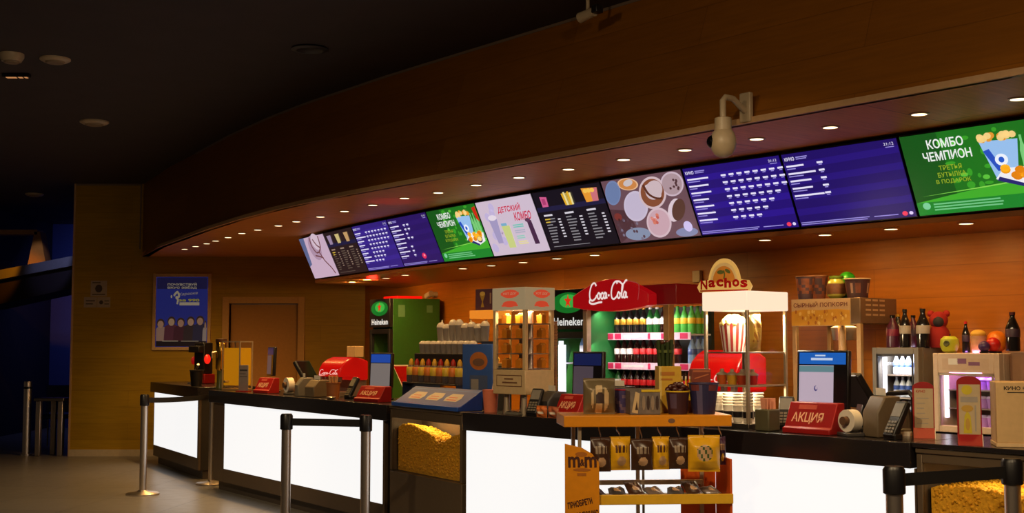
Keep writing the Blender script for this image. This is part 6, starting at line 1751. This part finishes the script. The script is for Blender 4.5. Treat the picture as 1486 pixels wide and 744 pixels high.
# ---------------------------------------------------------------- turnstile by the passage
p = at_y(38, 658, 17.05); p.z = 0
t = thing('turnstile_post', 'round steel bollard at the passage on the far left', 'bollard', p, 0)
MB().lathe([(0.075, 0), (0.075, 0.02), (0.055, 0.025), (0.055, 0.98), (0.05, 1.0), (0, 1.0)], n=28).build('column', M_CHROME, t)
MB().lathe([(0.058, 0.90), (0.058, 0.93)], n=28, caps=False).build('band', M_BLACK, t)
pa, pb_ = at_y(53, 660, 16.9), at_y(96, 660, 17.1)
w_ = pb_.x - pa.x
t = thing('turnstile', 'low steel gate frame on two legs beside the bollard', 'turnstile', (pa.x, 16.95, 0), 0)
MB().box(-0.04, w_ + 0.04, -0.10, 0.25, 0.74, 0.78).build('top', M_STEEL, t, 0.006)
for lx in (0.0, w_ - 0.03):
    MB().box(lx - 0.035, lx + 0.035, -0.04, 0.03, 0, 0.74).build('leg', M_CHROME, t, 0.01)
MB().box(0.10, 0.17, 0.15, 0.2, 0, 0.74).build('leg', M_STEEL, t, 0.006)
t = thing('blue_chair', 'dark blue chair in the passage behind the steel gate', 'chair', at_y(80, 640, 18.4), 0)
t.location.z = 0
MB().box(-0.22, 0.22, -0.22, 0.22, 0.42, 0.47).build('seat', mat('navy seat', (30, 44, 120), 0.6), t, 0.015)
MB().box(-0.22, 0.22, 0.19, 0.23, 0.5, 0.9).build('backrest', mat('navy seat', (30, 44, 120), 0.6), t, 0.015)
for a in (-0.19, 0.19):
    for b in (-0.19, 0.21): MB().cyl((a, b, 0), (a, b, 0.45 if b < 0 else 0.85), 0.012, n=10).build('leg', M_STEEL, t)
# ---------------------------------------------------------------- orange sweets stand before the long counter
SBX, SBY, SROT = 0.262, 6.30, math.radians(4.5)
SW, SDP = 0.862, 0.33
M_OR = mat('amber orange panel', (222, 140, 10), 0.42)
M_OR2 = mat('deep orange panel', (206, 84, 14), 0.45)
M_YEL2 = mat('yellow shelf edge', (226, 176, 40), 0.42)
sd = thing('sweets_stand', 'orange sweets stand with a logo board at its left side', 'display stand', (SBX, SBY, 0), SROT)
SH1 = 1.085
MB().box(0, SW, 0.0, SDP, SH1, SH1 + 0.058).build('top_shelf', M_OR, sd, 0.004)
m_ = MB(); F = Flat(m_, (0, -0.0006, SH1), (1, 0, 0), (0, 0, 1), (0, -1, 0)); F.ell(0.55, 0.03, 0.018, 0.012, 0); m_.build('edge_badge', [mat('brown print', (120, 84, 62), 0.8)], sd, fix=False)
f_ = MB()
for x0 in (0.075, SW - 0.10): f_.box(x0, x0 + 0.02, SDP - 0.04, SDP - 0.02, 0, SH1)
f_.box(SW / 2 - 0.012, SW / 2 + 0.008, SDP - 0.035, SDP - 0.02, 0, SH1)
f_.box(0.075, 0.093, 0.03, 0.045, 0.9, SH1)
f_.build('uprights', M_ALU, sd, 0.002)
MB().box(0.09, SW - 0.09, SDP - 0.06, SDP - 0.045, 0.765, 0.79).build('cross_bar', M_ALU, sd, 0.002)
sh = MB().box(0.05, SW - 0.01, 0.0, SDP - 0.045, 0.700, 0.720).build('lower_shelf', M_WHT, sd)
MB().box(0.05, SW, -0.012, 0.0, 0.697, 0.747).build('shelf_edge', M_YEL2, sh, 0.003)
sh = MB().box(0.05, SW - 0.01, 0.0, SDP - 0.045, 0.36, 0.38).build('bottom_shelf', M_WHT, sd)
MB().box(0.05, SW, -0.012, 0.0, 0.357, 0.407).build('shelf_edge', M_YEL2, sh, 0.003)
MB().box(SW - 0.012, SW, 0.005, SDP - 0.02, 0.05, 0.92).build('side_panel', M_OR2, sd, 0.003)
MB().box(SW - 0.20, SW - 0.012, SDP - 0.02, SDP - 0.008, 0.05, 0.92).build('side_panel', M_OR2, sd, 0.003)
MB().box(0.05, SW, 0.02, SDP, 0, 0.05).build('base', M_OR2, sd, 0.004)
# logo board
bo = Vector((0.0, -0.03, 0.0)); bex = Vector((cos(-0.12), sin(-0.12), 0)); ben = Vector((bex.y, -bex.x, 0))
BWd = 0.172
MB().prism([(0, 0.0), (BWd, 0.0), (BWd, 0.91), (BWd * 0.80, 0.955), (BWd * 0.5, 0.985), (0.0, 1.005)], bo, bex, (0, 0, 1), ben, 0.012).build('logo_board', M_OR, sd, 0.002)
m_ = MB(); F = Flat(m_, bo + ben * 0.0006, bex, (0, 0, 1), ben, 0.0006)
F.text('m', BWd * 0.27, 0.915, 0.060, 0.055, 0, 2, 0.03, 0.03); F.text('m', BWd * 0.75, 0.915, 0.060, 0.055, 0, 2, 0.03, 0.03); F.text('&', BWd * 0.51, 0.912, 0.024, 0.034, 0, 2, 0.03); F.text("'s", BWd * 0.95, 0.93, 0.012, 0.02, 0, 2)
F.ell(BWd * 0.48, 0.953, 0.03, 0.012, 1, 1); F.ell(BWd * 0.5, 0.876, 0.045, 0.008, 1, 1); F.rect(BWd * 0.36, 0.846, BWd * 0.62, 0.860, 1, 1)
m_.build('logo', [mat('dark brown logo', (70, 30, 16), 0.5), mat('ochre logo shade', (170, 100, 24), 0.5)], sd, fix=False)
m_ = MB(); F = Flat(m_, bo + ben * 0.0006, bex, (0, 0, 1), ben, 0.0006)
F.text('ПРИОБРЕТИ', BWd * 0.44, 0.712, BWd * 0.72, 0.032, 0, 2, 0.04, 0.22); F.text('ПРОДУКЦИЮ', BWd * 0.62, 0.655, BWd * 0.72, 0.034, 0, 2, 0.04, 0.16)
m_.build('lettering', [mat('dark brown logo', (70, 30, 16), 0.5), mat('ochre logo shade', (170, 100, 24), 0.5)], sd, fix=False)
def on_stand(x, y, z): return local(sd, (x, y, z))
# hanging packs
M_BRN = mat('brown sweets pack', (64, 38, 24), 0.35); M_YLW = mat('yellow sweets pack', (224, 168, 26), 0.35); M_PRP = mat('purple sweets pack', (60, 24, 56), 0.35)
M_TXT = mat('grey pack print', (150, 130, 110), 0.4); M_TXT2 = mat('brown pack print', (90, 52, 24), 0.4); M_NUT = mat('nut print', (190, 150, 110), 0.45); M_GRP = mat('green nut print', (60, 80, 30), 0.5)
def paint_pack(u, v):
    if 0.52 < v < 0.75 and 0.2 < u < 0.8: return 1 if (int(u * 16) % 3 != 2) else 0
    if (u - 0.52) ** 2 / 0.05 + (v - 0.28) ** 2 / 0.02 < 1: return 2
    return 0
def paint_big(u, v):
    if (u - 0.5) ** 2 / 0.07 + (v - 0.52) ** 2 / 0.05 < 1: return 1 if (int(u * 14) + int(v * 10)) % 3 else 2
    return 0
hz_ = SH1
def hang(x0, x1, y0, y1, kind, lab, ly, rot=0.0):
    """pack hanging under the top shelf, from photo columns x0..x1 and rows y0..y1"""
    Y = SBY + 0.07 * 0 + ly
    a, b = at_y(x0, y0, Y), at_y(x1, y1, Y)
    w, h = b.x - a.x, a.z - b.z
    mats = {'b': [M_BRN, M_TXT, M_NUT], 'y': [M_YLW, M_TXT2, M_NUT], 'Y': [M_YLW, M_NUT, M_GRP], 'p': [M_PRP, M_NUT, M_YLW]}[kind]
    t = pouch('sweets_pack', lab, 'sweets pack', ((a.x + b.x) / 2, Y, b.z), SROT + rot, w * 1.04, h, 0.055 if kind != 'Y' else 0.09, mats, paint_big if kind in 'Y' else paint_pack, 'sweets packs hanging on the stand')
    k = MB().tube([(0, 0, h - 0.012), (0, 0.0, h + 0.01), (0, 0.05, SH1 - b.z - 0.02), (0, 0.06, SH1 - b.z - 0.006)], 0.003, 8)
    k.build('hook', M_CHROME, t)
hang(857, 886, 634, 684, 'b', 'brown hanging sweets pack, leftmost beside the logo board', 0.05)
hang(884, 915, 633, 682, 'y', 'yellow hanging sweets pack, second from the logo board', 0.08, 0.15)
hang(916, 947, 636, 682, 'b', 'brown hanging sweets pack, third from the logo board', 0.05)
hang(946, 972, 633, 681, 'y', 'yellow hanging sweets pack, fourth from the logo board', 0.09, 0.1)
hang(971, 1000, 634, 680, 'b', 'brown hanging sweets pack, left of the big yellow one', 0.06)
hang(999, 1044, 631, 684, 'Y', 'big yellow hanging sweets pack with green nut picture', 0.02, -0.1)
hang(1041, 1053, 633, 674, 'p', 'purple hanging sweets pack at the right end of the stand', 0.11, 0.0)
# flat packs on the lower shelf
for k, (lx, c, rz, rx) in enumerate(((0.18, 0, 0.2, 0), (0.28, 1, -0.1, 0), (0.38, 0, 0.1, 0.3), (0.48, 2, 0.1, 0), (0.58, 1, -0.2, 0), (0.68, 0, 0.1, 0.3), (0.78, 2, 0.2, 0))):
    c_ = [M_BRN, M_DGREY, mat('grey sweets pack', (110, 96, 88), 0.4)][c]
    t = pouch('flat_pack', 'small %s pack lying on the stand, %s from the left' % (('brown', 'dark grey', 'grey')[c], ORD[k]), 'sweets pack', on_stand(lx, 0.06, 0.7205 + 0.022), SROT + rz, 0.085, 0.12, 0.034, [c_, M_TXT, M_NUT], paint_pack, 'packs lying on the lower shelf')
    t.rotation_euler = (-pi / 2 + 0.12 + rx, 0, SROT + rz)
# things on the top shelf
ZS = SH1 + 0.0585
def sx_(x, ly=0.12):
    """distance along the stand for photo column x"""
    u = (x - 743) / FPX / (_c + 0.0711 * _s)
    k = 0.0
    for _ in range(20): k = (u * (SBY + k * sin(SROT) + ly * cos(SROT)) - SBX + ly * sin(SROT)) / cos(SROT)
    return k
M_SILV = mat('grey gold pack', (120, 104, 76), 0.35, 0.2); M_CRE = mat('cream animal print', (206, 176, 130), 0.5); M_DK = mat('dark animal print', (60, 40, 34), 0.5)
def paint_animal(u, v):
    d = (u - 0.5) ** 2 / 0.09 + (v - 0.42) ** 2 / 0.16
    if d < 0.28 and 0.3 < v < 0.6 and 0.35 < u < 0.65: return 2
    return 1 if d < 1 and (int(u * 14) % 4 != 0) else 0
pouch('sweets_pack', 'grey gold standing pack with cream print on the top shelf, leftmost', 'sweets pack', on_stand(sx_(869), 0.12, ZS), SROT, 0.165, 0.185, 0.08, [M_SILV, M_CRE, M_DK], paint_animal)
pouch('sweets_pack', 'brown standing pack behind the grey gold one on the top shelf', 'sweets pack', on_stand(sx_(874, 0.28), 0.28, ZS), SROT, 0.11, 0.15, 0.06, [mat('dull brown pack', (110, 70, 54), 0.45), M_TXT, M_NUT], paint_pack)
M_RIMR = mat('red rim', (170, 20, 36), 0.45)
bucket('small blue and purple bucket with red rim on the orange top shelf', on_stand(sx_(904, 0.245), 0.245, ZS), 0.038, 0.052, 0.125, [mat('violet print', (70, 60, 110), 0.5), mat('pale violet print', (120, 96, 120), 0.5)], M_RIMR, lambda u, v: 1 if int(u * 12 + v * 5) % 3 == 0 and v < 0.8 else 0)
t = thing('figure_pack', 'tray of grey printed packets with yellow rim on the orange top shelf', 'tray', on_stand(sx_(932), 0.12, ZS), SROT)
TW = 0.155
MB().box(-TW / 2, TW / 2, -0.07, 0.07, 0, 0.004).build('tray_floor', M_DGREY, t)
w_ = MB().box(-TW / 2, TW / 2, -0.07, -0.066, 0.004, 0.115).box(-TW / 2, TW / 2, 0.066, 0.07, 0.004, 0.13).box(-TW / 2, -TW / 2 + 0.004, -0.066, 0.066, 0.004, 0.12).box(TW / 2 - 0.004, TW / 2, -0.066, 0.066, 0.004, 0.12)
w_.build('tray_wall', mat('grey tray print', (112, 100, 92), 0.5, vary=0.5, scale=40), t)
MB().box(-0.02, TW / 2 + 0.002, -0.074, -0.066, 0.115, 0.128).build('rim', M_YELL, t, 0.002)
m_ = MB(); F = Flat(m_, (-TW / 2, -0.0705, 0), (TW, 0, 0), (0, 0, 0.12), (0, -1, 0), 0.0006)
F.poly([(0.05, 0.1), (0.25, 0.05), (0.32, 0.9), (0.18, 0.98)], 0); F.poly([(0.16, 0.2), (0.26, 0.2), (0.22, 0.6)], 1, 2)
for k in range(4): F.ell(0.45 + 0.15 * k, 0.5, 0.055, 0.32, 1 if k % 2 else 2, 1 + k % 2, 12)
m_.build('print', [M_CRE, M_DK, M_TXT], t, fix=False)
# yellow carton with a dark green bundle on it
yc = thing('carton', 'tall yellow carton on the orange top shelf under the dark green bundle', 'box', on_stand(sx_(969, 0.26), 0.26, ZS), SROT)
YH = at_y(969, 531, SBY + 0.3).z - ZS
MB().box(-0.06, 0.06, -0.055, 0.055, 0, YH).build('carton', mat('mustard carton', (206, 160, 44), 0.5), yc, 0.003)
m_ = MB(); F = Flat(m_, (-0.06, -0.0556, 0), (0.12, 0, 0), (0, 0, YH), (0, -1, 0), 0.0006)
F.rect(0.06, 0.80, 0.7, 0.88, 0); F.rect(0.06, 0.70, 0.6, 0.74, 0); F.rect(0.0, 0.0, 0.12, 1.0, 1)
m_.build('print', [mat('amber carton print', (180, 110, 30), 0.5), mat('pale carton print', (220, 190, 110), 0.5)], yc, fix=False)
gb = thing('stick_bundle', 'dark green bundle of wrapped sticks on the tall yellow carton', 'bundle', on_stand(sx_(965, 0.26), 0.26, ZS + YH + 0.0005), SROT)
b_ = MB()
for k in range(9):
    a = 2 * pi * k / 9
    b_.cyl((0.030 * cos(a), 0.030 * sin(a), 0), (0.040 * cos(a), 0.040 * sin(a), 0.115 + 0.012 * (k % 3)), 0.010, n=10)
b_.cyl((0, 0, 0), (0, 0, 0.12), 0.02, n=12)
b_.build('sticks', mat('dark green wrap', (50, 62, 26), 0.4), gb)
MB().lathe([(0.044, 0.07), (0.045, 0.085)], n=24, caps=False).build('band', mat('olive band', (90, 100, 40), 0.5), gb)
c_ = MB()
for k in range(6): c_.ball((0.028 * cos(k), 0.028 * sin(k), 0.126), 0.012, 10)
c_.build('ends', mat('brown ends', (90, 50, 36), 0.4), gb)
bk = bucket('dark bucket heaped with brown sweets on the orange top shelf', on_stand(sx_(982), 0.11, ZS), 0.048, 0.062, 0.12, [mat('dark maroon print', (60, 28, 34), 0.5), mat('violet grey print', (84, 64, 84), 0.5)], M_YELL, lambda u, v: 1 if (int(u * 10) % 3 == 0 and 0.2 < v < 0.9) else 0)
m_ = MB()
for k in range(22):
    a, q = random.uniform(0, 2 * pi), 0.048 * sqrt(random.random())
    m_.ball((q * cos(a), q * sin(a), 0.118 + 0.035 * (1 - (q / 0.05) ** 2)), random.uniform(0.012, 0.018), 8, sz=(1.2, 0.8, 1))
k_ = m_.build('sweets_filling', mat('brown sweets', (70, 28, 18), 0.35, vary=0.6), bk); k_['kind'] = 'stuff'
bucket('large dark blue bucket at the right end of the orange top shelf', on_stand(sx_(1020), 0.12, ZS), 0.058, 0.078, 0.16, [mat('navy print', (40, 36, 74), 0.5), mat('slate print', (84, 76, 110), 0.5), mat('rust print', (110, 50, 50), 0.5)], mat('navy rim', (60, 50, 90), 0.5), lambda u, v: 2 if v > 0.72 and int(u * 9) % 2 else (1 if int(u * 16) % 5 == 0 else 0))
t = thing('carton', 'rust brown carton behind the large dark blue bucket', 'box', on_stand(sx_(1015, 0.27), 0.27, ZS), SROT)
CH2 = at_y(1015, 535, SBY + 0.33).z - ZS
MB().box(-0.05, 0.05, -0.04, 0.04, 0, CH2).build('carton', mat('rust carton', (120, 50, 30), 0.5), t, 0.003)
m_ = MB(); F = Flat(m_, (-0.05, -0.0406, 0), (0.1, 0, 0), (0, 0, CH2), (0, -1, 0), 0.0006)
F.rect(0.05, 0.93, 0.95, 0.97, 0); F.stroke([(0.12, 0.78), (0.5, 0.83), (0.88, 0.88)], 0.03, 0, 1); F.rect(0.1, 0.2, 0.9, 0.5, 0)
m_.build('print', [mat('tan carton print', (180, 100, 60), 0.5)], t, fix=False)
yb = None
for k in range(3):
    p = on_stand(sx_(989 + 5.5 * k, 0.28), 0.275, ZS)
    lab = 'slim yellow bottle between the two cartons on the orange shelf, %s from the left' % ORD[k]
    if yb is None: yb = bottle('bottle', lab, 0.19, 0.0095, M_YELL, M_YELL, M_WHT, p, 0, 'slim yellow bottles on the orange shelf')
    else: dup(yb, p, 0, lab)
